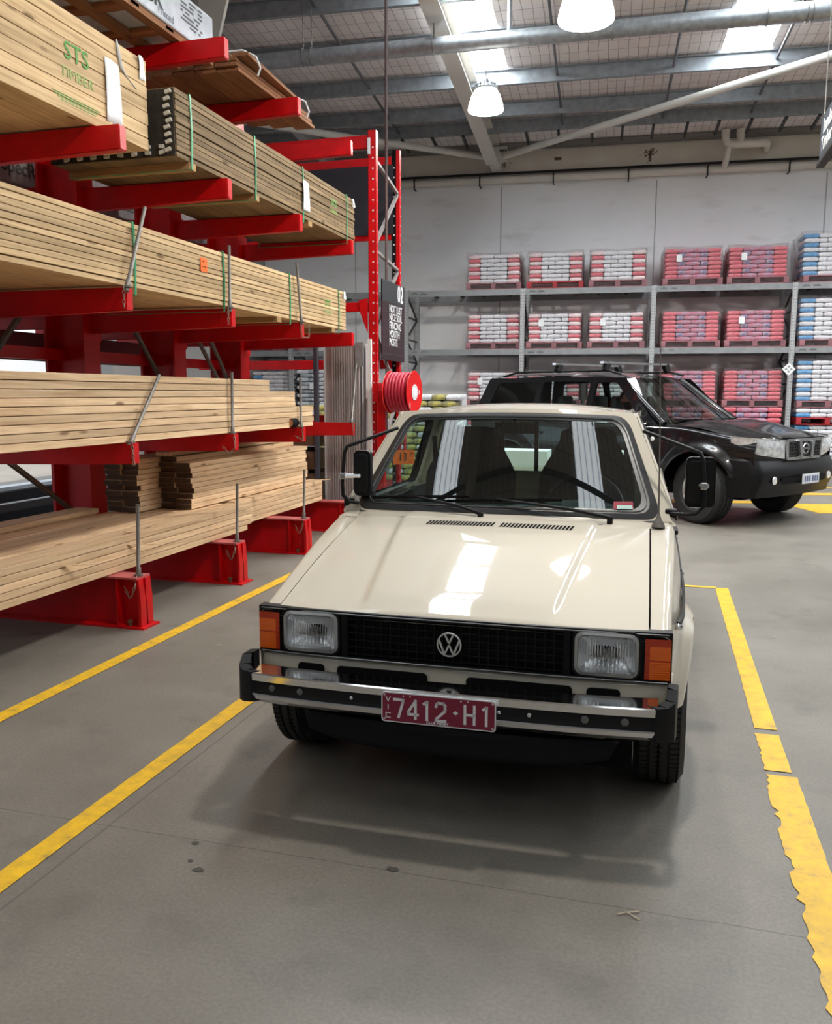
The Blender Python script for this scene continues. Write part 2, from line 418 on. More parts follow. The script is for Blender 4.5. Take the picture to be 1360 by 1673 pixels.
# dark spots and litter on the floor
spot = mat('dark_oil_stain', (0.075, 0.066, 0.056), 0.6, vary=0.3, vscale=40)
def blot(x, y, r, sx=1.4):
    g = G(); n = 18; g.poly([(x + sx*r*(1+rnd.uniform(-.25, .25))*cos(2*pi*k/n), y + r*(1+rnd.uniform(-.25, .25))*sin(2*pi*k/n), 0.002) for k in range(n)])
    return g
for i, (x, y, r) in enumerate([(-1.31, 2.18, 0.013), (-1.40, 2.32, 0.009), (-0.735, 2.35, 0.014), (-1.36, 2.22, 0.007)]):
    tag(blot(x, y, r).out('oil_stain', spot), ['small dark oil stain near the left yellow line', 'tiny dark spot just above the oil stain by the left line', 'dark oil spot on the bare floor in front of the number plate', 'faint dark speck beside the left oil stain'][i], 'stain')
g = G(); g.tube([(0.0, 2.33, 0.004), (-0.04, 2.31, 0.006), (-0.06, 2.30, 0.004)], 0.002, 5); g.tube([(-0.035, 2.315, 0.005), (0.0, 2.29, 0.004)], 0.0018, 5)
tag(g.out('twig', mat('dry_straw', (0.5, 0.42, 0.3), 0.8)), 'small forked dry twig lying on the floor in front of the pickup', 'twig')
for i, (x, y) in enumerate([(-2.42, 4.32), (0.18, 4.8), (0.7, 5.4), (-0.3, 1.5)]):
    g = G(); g.box(x, x+0.018, y, y+0.01, 0.001, 0.004)
    tag(g.out('wood_chip', mat('pale_chip', (0.6, 0.55, 0.45), 0.8)), ['pale wood chip on the floor near the red foot of the timber rack', 'pale speck of litter beside the pickup front tyre', 'pale chip on the floor right of the yellow line', 'pale chip on the open floor at the front'][i], 'litter')

# ---- far wall
def wall_mat():
    m = bpy.data.materials.new('painted_precast_wall'); m.use_nodes = True; nt = m.node_tree; b = nt.nodes['Principled BSDF']; L = nt.links
    tc = N(nt, 'ShaderNodeTexCoord'); b.inputs['Roughness'].default_value = 0.7
    n = N(nt, 'ShaderNodeTexNoise'); n.inputs['Scale'].default_value = 0.6; n.inputs['Detail'].default_value = 5; L.new(tc.outputs['Object'], n.inputs['Vector'])
    r = ramp(nt, [(0.3, (0.82, 0.82, 0.83)), (0.7, (0.89, 0.89, 0.90))]); L.new(n.outputs['Fac'], r.inputs['Fac'])
    mp = N(nt, 'ShaderNodeMapping'); mp.inputs['Scale'].default_value = (1.2, 1, 4); L.new(tc.outputs['Object'], mp.inputs['Vector'])
    n2 = N(nt, 'ShaderNodeTexNoise'); n2.inputs['Scale'].default_value = 1.1; n2.inputs['Detail'].default_value = 8; L.new(mp.outputs[0], n2.inputs['Vector'])
    r2 = ramp(nt, [(0.58, (0, 0, 0)), (0.76, (0.5, 0.5, 0.5))]); L.new(n2.outputs['Fac'], r2.inputs['Fac'])
    mx = N(nt, 'ShaderNodeMix', data_type='RGBA'); L.new(r2.outputs['Color'], mx.inputs['Factor']); L.new(r.outputs['Color'], mx.inputs['A']); mx.inputs['B'].default_value = (0.62, 0.60, 0.58, 1)
    L.new(mx.outputs['Result'], b.inputs['Base Color']); return m
WALLM = wall_mat(); GROOVE = mat('dark_joint', (0.42, 0.42, 0.42), 0.8)
WTOP = mat('cream_fascia', (0.70, 0.66, 0.59), 0.6, vary=0.15, vscale=1.5, dark=(0.60, 0.55, 0.48))
D_WALL = 18.6
wall = thing('wall_back', '', '', (0, 0, 0), TW); del wall['label']; del wall['category']; struct(wall)
g = G(); g.box(-20, 22, D_WALL, D_WALL+0.15, 0, 6.9); g.out('wall_slab', WALLM, wall)
for u in (-8.45, -5.3, -2.13, 1.0, 4.19, 7.3):
    g = G(); g.box(u-0.012, u+0.012, D_WALL-0.004, D_WALL+0.01, 0, 5.72); g.out('panel_joint', GROOVE, wall)
g = G(); g.box(-20, 22, D_WALL-0.03, D_WALL, 5.96, 6.42); g.out('fascia_band', WTOP, wall)
stn = mat('wall_rust_stain', (0.26, 0.19, 0.14), 0.8, vary=0.5, vscale=30)
for (u, z, w, h) in ((-2.13, 6.14, .13, .05), (-.98, 6.22, .06, .03), (0.85, 6.25, .16, .07), (0.85, 6.16, .03, .14)):
    g = G()
    for q in range(34):
        cx_, cz_, r_ = u + w*rnd.gauss(0, .55), z + h*rnd.gauss(0, .5), rnd.uniform(.004, .02)
        g.poly([(cx_ + 1.5*r_*(1+rnd.uniform(-.4, .4))*cos(2*pi*k/8), D_WALL-0.032, cz_ + r_*(1+rnd.uniform(-.4, .4))*sin(2*pi*k/8)) for k in range(8)])
    so = g.out('stain', stn, wall); so['kind'] = 'stuff'
# left boundary: dark low bund, back of the timber yard stays open to the driveway
for nm_, pts in (('wall_front', ((-7.4, -10), (18, -10))), ('wall_right', ((18, -10), (18, 18.6)))):
    g = G(); (a, b), (c, d) = pts; g.box(min(a, c)-.1, max(a, c)+.1, min(b, d)-.1, max(b, d)+.1, 0, 7.95)
    struct(g.out(nm_, mat('store_wall_grey', (0.33, 0.32, 0.31), .7), None, rz=TW))
g = G(); g.box(-7.6, -7.4, -10, 18.6, 2.75, 7.95); g.box(-7.6, -7.4, 12.2, 18.6, 0, 2.75); g.box(-7.6, -7.4, -10, 1.0, 0, 2.75)
struct(g.out('wall_left', mat('store_wall_grey', (0, 0, 0)), None, rz=TW))
# ---- roof
def roof_mat():
    m = bpy.data.materials.new('roof_foil_and_mesh'); m.use_nodes = True; nt = m.node_tree; b = nt.nodes['Principled BSDF']; L = nt.links
    tc = N(nt, 'ShaderNodeTexCoord'); b.inputs['Roughness'].default_value = 0.6
    n = N(nt, 'ShaderNodeTexNoise'); n.inputs['Scale'].default_value = 2.5; n.inputs['Detail'].default_value = 5; L.new(tc.outputs['Object'], n.inputs['Vector'])
    wv = N(nt, 'ShaderNodeVectorMath', operation='MULTIPLY_ADD'); L.new(n.outputs['Color'], wv.inputs[0]); wv.inputs[1].default_value = (0.05, 0.05, 0); L.new(tc.outputs['Object'], wv.inputs[2])
    br = N(nt, 'ShaderNodeTexBrick'); br.offset = 0.0; br.squash = 1.0
    br.inputs['Scale'].default_value = 1.0; br.inputs['Brick Width'].default_value = 0.15; br.inputs['Row Height'].default_value = 0.30; br.inputs['Mortar Size'].default_value = 0.006
    br.inputs['Color1'].default_value = (0.80, 0.75, 0.74, 1); br.inputs['Color2'].default_value = (0.72, 0.67, 0.66, 1); br.inputs['Mortar'].default_value = (0.36, 0.32, 0.32, 1)
    L.new(wv.outputs[0], br.inputs['Vector']); L.new(br.outputs['Color'], b.inputs['Base Color'])
    bp = N(nt, 'ShaderNodeBump'); bp.inputs['Strength'].default_value = 0.5; bp.inputs['Distance'].default_value = 0.03
    n2 = N(nt, 'ShaderNodeTexNoise'); n2.inputs['Scale'].default_value = 5; L.new(tc.outputs['Object'], n2.inputs['Vector'])
    L.new(n2.outputs['Fac'], bp.inputs['Height']); L.new(bp.outputs['Normal'], b.inputs['Normal'])
    return m
def rz_(d): return 6.5 + 0.05*(D_WALL - d)
STRIPS = [(-2.36, -1.62), (1.68, 2.40), (5.7, 6.4), (9.7, 10.4), (13.7, 14.4)]
NEAR = [(-7.1, -6.4), (-3.45, -2.80), (0.42, 1.06), (4.4, 5.1), (8.4, 9.1), (12.4, 13.1)]
D_MID = 6.6
D_SKY = 14.86
ceiling = thing('ceiling', '', '', (0, 0, 0), TW); del ceiling['label']; del ceiling['category']; struct(ceiling)
g = G()
for lst, da, db in ((STRIPS, D_MID, D_SKY), (NEAR, -10, D_MID)):
    us = [-7.4] + [u for s_ in lst for u in s_] + [18]
    for i in range(0, len(us), 2):
        g.quad((us[i], da, rz_(da)), (us[i+1], da, rz_(da)), (us[i+1], db, rz_(db)), (us[i], db, rz_(db)))
g.quad((-7.4, D_SKY, rz_(D_SKY)), (18, D_SKY, rz_(D_SKY)), (18, D_WALL, rz_(D_WALL)), (-7.4, D_WALL, rz_(D_WALL)))
g.out('roof_sheet', roof_mat(), ceiling, recalc=False)
def skylight_mat(nm_, power):
    m = bpy.data.materials.new(nm_); m.use_nodes = True; nt = m.node_tree; b = nt.nodes['Principled BSDF']; L = nt.links
    tc = N(nt, 'ShaderNodeTexCoord'); w = N(nt, 'ShaderNodeTexWave', bands_direction='X'); w.inputs['Scale'].default_value = 2.2; w.inputs['Distortion'].default_value = 0.3
    L.new(tc.outputs['Object'], w.inputs['Vector'])
    r = ramp(nt, [(0.0, (0.35, 0.42, 0.48)), (0.12, (0.85, 0.93, 1.0)), (1.0, (0.95, 0.99, 1.0))]); L.new(w.outputs['Fac'], r.inputs['Fac'])
    L.new(r.outputs['Color'], b.inputs['Base Color']); L.new(r.outputs['Color'], b.inputs['Emission Color']); b.inputs['Emission Strength'].default_value = power
    b.inputs['Roughness'].default_value = 0.4
    return m
SKY = skylight_mat('translucent_roof_sheet', SKYLIGHT); SKYN = skylight_mat('dimmed_translucent_roof_sheet', SKYLIGHT_NEAR)  # near strips are the same sheeting with the glow turned down
k = 0
for (u0, u1, da, db) in [(a, b, D_MID, D_SKY) for a, b in STRIPS] + [(a, b, -10, D_MID) for a, b in NEAR]:
    k += 1
    g = G(); g.quad((u0, da, rz_(da)), (u1, da, rz_(da)), (u1, db, rz_(db)), (u0, db, rz_(db)))
    struct(g.out('window_%d' % k, SKY if db > D_MID else SKYN, None, rz=TW, recalc=False))
PUR = mat('galvanised_purlin', (0.34, 0.37, 0.40), 0.5, metal=0.35, vary=0.3, vscale=10)
DARKP = mat('dark_steel', (0.035, 0.037, 0.042), 0.6)
for d in [16.98, 16.15] + [14.78 - 1.41*i for i in range(0, 14)]:
    z = rz_(d); g = G()
    g.box(-7.4, 18, d-0.003, d+0.003, z-0.24, z-0.03); g.box(-7.4, 18, d, d+0.07, z-0.24, z-0.234); g.box(-7.4, 18, d-0.07, d, z-0.036, z-0.03); g.box(-7.4, 18, d+0.066, d+0.07, z-0.24, z-0.215)
    g.out('purlin', PUR, ceiling)
# sag rods between the purlins
for (u, d0, d1) in [(-3.95, 16.98, 3.0), (-0.82, 16.98, 3.0), (0.98, 17.0, 3.0), (2.50, 17.0, 3.0), (-5.9, 16.9, 3.0), (5.6, 16.9, 3.0)]:
    g = G(); g.tube([(u, d0, rz_(d0)-0.15), (u, d1, rz_(d1)-0.15)], 0.022, 6); g.out('sag_rod', mat('dark_rod', (.10, .10, .11), .6), ceiling)
# short struts from the last purlin to the wall head
for u in [-5.2, -4.6, -3.9, -3.3, -2.7, -1.5, -0.9, -0.28, 0.27, 0.82, 1.42, 1.97, 2.52, 3.1, 3.65, 4.2, 4.8]:
    g = G(); g.beam((u, 17.0, 6.33), (u, 17.65, 6.27), 0.045, 0.045); g.out('wall_strut', DARKP, ceiling)
g = G(); g.box(-7.4, 18, D_WALL-0.30, D_WALL-0.02, 6.44, 6.5); g.out('box_gutter', mat('gutter_grey', (0.2, 0.19, 0.18), 0.6), ceiling)
BEAMW = mat('beam_white_paint', (0.62, 0.60, 0.56), 0.5)
def ibeam(u, d0, z0, d1, z1, w, h, name='rafter', m=BEAMW, h1=None):
    g = G(); h1 = h1 or h
    for (a, b_) in ((0, 0.02), (1, -0.02)):
        za = z0 + h*a; zb = z1 + h1*a
        v = [(u-w/2, d0, za), (u+w/2, d0, za), (u+w/2, d1, zb), (u-w/2, d1, zb)]
        t = 0.016 if a == 0 else -0.016
        vv = [g.bm.verts.new(p) for p in v] + [g.bm.verts.new((p[0], p[1], p[2]+t)) for p in v]
        for q in ((0,1,2,3),(4,5,6,7),(0,1,5,4),(1,2,6,5),(2,3,7,6),(3,0,4,7)): g.face([vv[i] for i in q])
    g.quad((u-.005, d0, z0), (u-.005, d1, z1), (u-.005, d1, z1+h1), (u-.005, d0, z0+h)); g.quad((u+.005, d0, z0), (u+.005, d1, z1), (u+.005, d1, z1+h1), (u+.005, d0, z0+h))
    return g.out(name, m, ceiling)
ibeam(-2.24, 17.95, 6.0, -8.0, 7.18, 0.25, 0.40)
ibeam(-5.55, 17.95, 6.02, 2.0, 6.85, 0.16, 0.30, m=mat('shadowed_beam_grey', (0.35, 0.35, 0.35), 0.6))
ibeam(6.6, 17.95, 6.0, -8.0, 7.18, 0.19, 0.40)
g = G(); g.box(-2.45, -1.95, 17.93, 17.95, 6.05, 6.35); g.box(-2.30, -2.12, 17.96, 18.57, 5.98, 6.3); g.out('rafter_end_plate', BEAMW, ceiling)
for s_ in (-1, 1):
    for k in range(3):
        g = G(); g.lathe([(0.0, 0), (0.022, 0), (0.022, 0.03), (0.0, 0.03)], (-2.2 + s_*(0.12+0.05*k), 17.93, 6.27-0.0*k), (0, -1, 0), 6); g.out('bolt', DARKP, ceiling)
g = G(); g.tube([(-2.0, 17.85, 6.14), (3.15, 13.45, 6.12), (6.6, 10.5, 6.2)], 0.062, 12); g.out('wind_brace', BEAMW, ceiling, smooth=40)
g = G(); g.tube([(-2.4, 17.8, 6.14), (-4.6, 16.0, 6.12), (-7.4, 13.7, 6.15)], 0.062, 12); g.out('wind_brace', BEAMW, ceiling, smooth=40)
# big beige haunch by the near left column
HAU = mat('beige_column_paint', (0.36, 0.33, 0.28), 0.6)
g = G(); g.prism([(-4.92, 4.7), (-4.70, 4.7), (-4.05, 6.95), (-4.50, 6.95)], lambda u, z: (u, 9.9, z), lambda u, z: (u, 9.96, z)); g.out('haunch_plate', HAU, ceiling)
# big galvanised pipe under the purlins
g = G(); g.tube([(-7.4, 11.93, 5.98), (-2.0, 11.83, 6.0), (4, 11.72, 6.02), (12, 11.6, 6.05)], 0.105, 20)
pipe = g.out('sprinkler_pipe', STEEL, None, rz=TW, smooth=50); tag(pipe, 'large round galvanised pipe hung across below the roof purlins', 'pipe')
for u in (-4.1, -3.98, -2.28, 0.02, 1.85, 2.3, 2.36):
    g = G(); c = (u, 11.83-0.018*(u+2), 6.0); n = 16
    g.tube([(u, c[1]+0.112*cos(2*pi*k/n), c[2]+0.112*sin(2*pi*k/n)) for k in range(n)], 0.008, 5, closed=True)
    g.tube([(u, c[1], c[2]+0.11), (u, c[1], rz_(11.8)-0.05)], 0.008, 5)
    g.out('pipe_hanger', DSTEEL, pipe)
g = G(); g.tube([(-1.28, 11.8, 6.1), (-1.28, 11.8, 6.75)], 0.03, 8); g.out('pipe_riser', STEEL, pipe)

# wall services
WPIPE = mat('white_pvc', (0.66, 0.63, 0.57), 0.35)
g = G(); g.tube([(-7.3, 18.48, 5.84), (14, 18.48, 5.84)], 0.075, 12)
wp = g.out('drain_pipe', WPIPE, None, rz=TW, smooth=50); tag(wp, 'long white drain pipe clipped along the far wall under a black conduit', 'pipe')
for u in [-6.6, -5.1, -3.95, -2.56, -1.05, 0.44, 1.95, 3.46, 5.0]:
    g = G(); g.box(u-0.012, u+0.012, 18.38, 18.42, 5.72, 5.93); g.box(u-.012, u+.012, 18.38, 18.6, 5.71, 5.73); g.out('pipe_clip', BLACK, wp)
g = G(); g.tube([(-7.3, 18.42, 5.95), (14, 18.42, 5.95)], 0.024, 8)
tag(g.out('black_conduit', BLACK, None, rz=TW), 'thin black conduit running above the white pipe on the far wall', 'conduit')
g = G()
g.tube([(2.22, 18.1, 6.46), (2.22, 18.1, 6.32), (2.26, 18.1, 6.22), (2.34, 18.1, 6.19), (2.92, 18.1, 6.19), (2.98, 18.15, 6.19), (3.02, 18.5, 6.19)], 0.072, 14)
g.tube([(2.49, 18.1, 6.46), (2.49, 18.1, 6.21)], 0.072, 14); g.tube([(2.28, 18.1, 6.15), (2.26, 18.15, 5.95), (2.25, 18.3, 5.86)], 0.06, 14)
for u, z in ((2.22, 6.36), (2.49, 6.36)): g.lathe([(0.078, 0), (0.078, 0.10)], (u, 18.1, z), (0, 0, 1), 14)
tag(g.out('downpipe_elbows', WPIPE, None, rz=TW, smooth=50), 'white plastic downpipes with elbows joining high on the far wall', 'pipe')

# ---- high-bay lamps
LG = mat('lit_lamp_glass', (1.0, 0.96, 0.88), 0.3, emis=LAMP)
def lamp(loc, R, label):
    t = thing('high_bay_lamp', label, 'lamp', loc, 0, 'high bay lamps under the roof')
    g = G(); g.lathe([(R, 0), (R*1.02, 0.015), (R*0.97, R*0.35), (R*0.80, R*0.85), (R*0.62, R*1.12), (R*.55, R*1.2)], n=32); g.out('lamp_shade', LG, t, smooth=60)
    g = G(); g.lathe([(R*.97, 0.004), (R*0.6, -0.02), (0.001, -0.03)], n=32); g.out('lens', LG, t, smooth=60)
    g = G(); g.lathe([(R*.66, R*1.1), (R*.68, R*1.2), (R*.45, R*1.42), (R*.22, R*1.5), (R*.1, R*1.75), (0.001, R*1.75)], n=24); g.out('lamp_housing', STEEL, t, smooth=40)
    for k in range(16):
        a = 2*pi*k/16; g = G() if k == 0 else g
        g.obox((R*.56*cos(a), R*.56*sin(a), R*1.3), (cos(a), sin(a), 0), (-sin(a), cos(a), 0), (0, 0, 1), R*.1, 0.004, R*.12)
    g.out('heat_sink_fin', STEEL, t)
    sd = bpy.data.lights.new('lamp_light', 'SPOT'); sd.energy = LAMP_W; sd.spot_size = radians(172); sd.spot_blend = 0.25; sd.shadow_soft_size = 0.16; sd.color = (1.0, 0.95, 0.87)
    so = bpy.data.objects.new('lamp_light', sd); COL.objects.link(so); so.parent = t; so.location = (0, 0, -0.04)
    top = 6.75 + 0.05*(D_WALL-13) - loc[2] - 0.3
    g = G(); g.tube([(0, 0, R*1.7), (0.005, 0, (R*1.7+top)*.5), (0, 0, top)], 0.007, 6); g.out('hanging_chain', DSTEEL, t)
    return t
lamp((-2.42, 11.95, 5.22), 0.235, 'lit bell-shaped lamp hanging whole in view below the skylight')
lamp((-0.74, 7.9, 4.60), 0.235, 'lit bell-shaped lamp cut off by the top of the picture')

lamp((-0.08, 3.55, 5.2), 0.235, 'lit bell-shaped lamp high above the pickup, out of the picture')
lamp((4.6, 9.8, 5.2), 0.235, 'unseen bell-shaped lamp added right of the picture to light the far wall')  # added out of view to lift the light on the far wall
lamp((6.4, 14.2, 5.3), 0.235, 'unseen bell-shaped lamp added near the far wall to brighten it')  # another added lamp, unseen, only there to brighten the wall
# hanging cable down to the hose reel
g = G(); g.tube([(-3.08, 9.62, 6.9), (-3.075, 9.6, 4.0), (-3.06, 9.55, 0.6)], 0.016, 8)
tag(g.out('water_pipe', mat('brown_pipe', (0.07, 0.035, 0.03), 0.5), None), 'thin dark pipe dropping from the roof in front of the red rack frame', 'pipe')
# aisle sign, upper right
t = thing('aisle_sign', 'dark hanging aisle sign with white lettering at the right edge', 'sign', (1.3, 8.85, 3.5))
SIGN = mat('sign_blue_black', (0.02, 0.03, 0.045), 0.5)
g = G(); g.box(0, 0.03, -2.6, 0, 0.06, 0.42); g.out('sign_panel', SIGN, t)
g = G(); g.box(-0.02, 0.05, -2.62, 0.03, 0.0, 0.035); g.out('bottom_rail', BLACK, t)
for y in (-.05, -2.4):
    g = G(); g.tube([(0.015, y, 0.4), (0.015, y, 3.3)], 0.004, 5); g.out('hanging_wire', mat('pale_cord', (.45, .42, .4), .6), t)
text('lettering', 'Landscape', 0.17, PAPER, t, (-0.004, -0.52, 0.30), (pi/2, 0, -pi/2), 0.002, 1.0, 0.002)
text('lettering', 'Timber', 0.17, PAPER, t, (-0.004, -0.36, 0.155), (pi/2, 0, -pi/2), 0.002, 1.0, 0.002)
# ================================================ RED CANTILEVER RACK
XT = -3.07                                   # plane of the arm tips
BAYS = [1.97, 3.27, 4.57, 5.87, 7.16, 8.46]
LEV = [(1.02, 1.15), (1.935, 2.07), (2.85, 2.99), (3.81, 3.95)]
HOLE = mat('bolt_hole', (0.01, 0.0, 0.0), 0.8)
REDTOP = mat('dusty_red_paint', (0.50, 0.10, 0.10), 0.6, vary=0.3, vscale=12)
RUST = mat('rusty_bolt', (0.16, 0.09, 0.05), 0.7, metal=0.3)
rack = thing('cantilever_rack', 'tall red steel cantilever rack whose arms carry the timber packs', 'rack', (-4.47, 5.2, 0))
RO = Vector((-4.47, 5.2, 0))
def ro(x, y, z=0): return (x-RO.x, y-RO.y, z-RO.z)
def rbox(g, x0, x1, y0, y1, z0, z1, m=None, bev=0.0): g.box(x0-RO.x, x1-RO.x, y0-RO.y, y1-RO.y, z0, z1, m, bev)
# column: I-section, flanges facing +-x
def col_mesh():
    g = G()
    g.box(-0.19, -0.165, -0.10, 0.10, 0.02, 4.6, 0); g.box(0.145, 0.17, -0.10, 0.10, 0.02, 4.6, 0); g.box(-0.17, 0.15, -0.011, 0.011, 0.02, 4.6, 0)
    g.box(-0.21, 0.2, -0.11, 0.11, 4.6, 4.615, 0)
    for z in [0.55+0.075*i for i in range(54)]:
        for s_ in (-1, 1): g.lathe([(0.013, 0), (0.001, 0)], (0.115, s_*0.0115, z), (0, s_, 0), 8, 1)
    return g.mesh('column', [RED, HOLE])
cm = col_mesh()
def arm_mesh(z0, z1):
    g = G(); h = z1-z0
    # arm box tapering in height to the tip, running from the column flange to the tip
    L = 1.24
    for (ya, yb) in ((-0.035, 0.035),):
        v = [(-L, ya, z0-0.03), (0, ya, z0), (0, yb, z0), (-L, yb, z0-0.03), (-L, ya, z1), (0, ya, z1), (0, yb, z1), (-L, yb, z1)]
        vv = [g.bm.verts.new(p) for p in v]
        fs = [g.face([vv[i] for i in q], 0) for q in ((0,3,2,1),(4,5,6,7),(0,1,5,4),(1,2,6,5),(2,3,7,6),(3,0,4,7))]
        bmesh.ops.bevel(g.bm, geom=list({e for f in fs for e in f.edges}), offset=0.006, segments=2, affect='EDGES')
    g.box(-L-0.01, -L+0.02, -0.11, 0.11, z0-0.08, z1+0.04, 0)
    return g.mesh('arm', [RED])
arms = [arm_mesh(*l) for l in LEV]
def base_mesh():
    g = G(); L = 1.6
    g.box(-L, 0.0, -0.005, 0.005, 0.012, 0.31, 0)                         # web
    g.box(-L, -0.02, -0.075, 0.075, 0.31, 0.322, 1)                        # top flange
    g.box(-L, 0.03, -0.09, 0.09, 0.0, 0.012, 0)                           # foot plate
    for s_ in (1, -1):                                                    # end gussets
        g.box(-0.17, -0.16, 0.005*s_, 0.072*s_, 0.012, 0.31, 0)
    g.prism([(-0.02, 0.012), (0.0, 0.012), (0.0, 0.17), (-0.02, 0.20)], lambda a, z: (a+0.0, -0.065, z), lambda a, z: (a+0.0, 0.065, z), 0)
    g.prism([(-0.02, 0.20), (0.0, 0.17), (-0.012, 0.31), (-0.035, 0.31)], lambda a, z: (a, -0.065, z), lambda a, z: (a, 0.065, z), 0)
    for s_ in (1, -1): g.lathe([(0.0, 0), (0.012, 0), (0.012, 0.02), (0.018, 0.02), (0.018, 0.035), (0, 0.035)], (-0.09, 0.05*s_, 0.012), (0, 0, 1), 6, 2)
    return g.mesh('base', [RED, REDTOP, RUST])
bm_ = base_mesh()
for i, y in enumerate(BAYS):
    if i > 1: link(bm_, 'base', rack, ro(-3.04, y))
    link(cm, 'column', rack, ro(-4.47, y))
    for k, am in enumerate(arms):
        if k >= 2 and y < 4: continue
        if k == 3 and y < 5: continue
        link(am, 'arm', rack, ro(XT, y))
# short arms to the far side
for y in BAYS:
    for z in (1.05, 1.95, 2.9):
        g = G(); rbox(g, -5.85, -4.66, y-.035, y+.035, z, z+.12); g.out('rear_arm', RED, rack)
# tie beams between columns
for z in (1.70, 3.55):
    g = G(); rbox(g, -4.60, -4.52, 1.9, 8.5, z, z+0.09); g.out('tie_beam', RED, rack)
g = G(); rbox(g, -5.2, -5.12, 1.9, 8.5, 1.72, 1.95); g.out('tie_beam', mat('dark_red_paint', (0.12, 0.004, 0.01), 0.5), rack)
# round cross braces
for a, b in (((4.57, 1.25), (5.87, 2.6)), ((7.16, 1.5), (5.87, 2.9)), ((8.46, 1.5), (7.16, 3.0)), ((7.16, 2.6), (8.46, 1.3)), ((5.87, 0.45), (4.57, 1.3))):
    g = G(); g.tube([ro(-4.47, a[0], a[1]), ro(-4.47, b[0], b[1])], 0.022, 8); g.out('cross_brace', DSTEEL, rack)

# steel pins with chains in the arm ends
def chain(g, pts, m=None):
    P = [Vector(p) for p in pts]; k = 0
    for a, b in zip(P[:-1], P[1:]):
        L = (b-a).length; n = max(1, int(L/0.022)); t = (b-a).normalized()
        for i in range(n):
            c = a + t*((i+.5)*L/n); s1 = t.orthogonal().normalized(); s2 = t.cross(s1)
            s = s1 if (k % 2) else s2; k += 1
            g.tube([c + t*0.014*cos(q*pi/4) + s*0.007*sin(q*pi/4) for q in range(8)], 0.0026, 4, closed=True, m=m)
def pin(loc, lean, L, label, ch, grp):
    t = thing('steel_pin', label, 'pin', loc, 0, grp)
    d = Vector(lean).normalized(); u = Vector((0.01, 0, 0))
    g = G(); g.tube([d*-0.03, d*0.0, d*0.045, d*0.05, d*L*0.99, d*L], [0.016, 0.016, 0.016, 0.0115, 0.0115, 0.0115], 10); g.lathe([(0.028, -0.006), (0.028, 0.004), (0.0, 0.004)], (0, 0, 0.0), (0, 0, 1), 12)
    g.out('pin_shaft', DSTEEL, t, smooth=50)
    g = G(); chain(g, ch); g.out('chain', mat('rusty_chain', (0.30, 0.24, 0.19), 0.5, metal=0.7), t)
    return t
nm = ['nearest', 'second', 'third', 'far']
for i, y in enumerate([4.56, 5.86, 7.15]):
    pin((-3.085, y, 0.33), (0.02, 0.02, 1), 0.44, 'upright grey steel pin on the %s red foot of the rack' % nm[i], [(0.0, -.02, 0.0), (0.02, -0.075, -0.06), (0.0, -0.08, -0.12), (-0.02, -.08, -0.13), (-0.05, -0.08, -0.06)], 'pins in the rack feet')
for i, (y, ln) in enumerate([(4.56, (0.0, 0.62, 0.75)), (5.86, (0.0, 0.03, 1)), (7.15, (0, 0.0, 1))]):
    pin((-3.098, y, 1.155), ln, [0.53, 0.45, 0.43][i], ['grey steel pin leaning over against the loose pale boards', 'upright grey steel pin in the second low arm by the loose boards', 'upright grey steel pin beside the round timber offcut'][i],
        [[(0.02, -.02, 0.0), (0.045, -0.045, -0.14)], [(0.02, -.02, 0.0), (0.045, -0.045, -0.1), (0.0, -0.05, -0.16), (-0.06, -0.045, -0.10)], [(0.02, -.02, 0.0), (0.04, -0.045, -0.12), (-0.04, -0.045, -0.08)]][i], 'pins in the lower arms')
for i, (y, ln) in enumerate([(4.57, (0.0, 0.40, 0.9)), (5.84, (0, 0.02, 1)), (7.15, (0, -0.18, 1))]):
    pin((-3.065, y-0.03, 2.075), ln, [0.54, 0.44, 0.50][i], ['leaning steel pin chained to the near arm under the strapped pack', 'upright steel pin on the arm beside the orange note pack', 'steel pin tilting back on the third arm by the strapped pack'][i],
        [[(0.0, -.035, 0.0), (0.0, -0.04, -0.13)], [(0.0, -.03, 0.0), (0.0, -0.03, -0.13)], [(0.0, -.02, 0.0), (0.02, -0.04, -0.14), (0.07, 0.0, -0.14), (0.06, 0.03, -0.03)]][i], 'pins in the middle arms')
pin((-3.09, 8.45, 1.155), (0, 0.25, 1), 0.62, 'slim bright rod standing on the far low arm before the metal sheets', [(0.02, -.02, 0.0), (0.035, -0.045, -0.11)], 'pins in the lower arms')

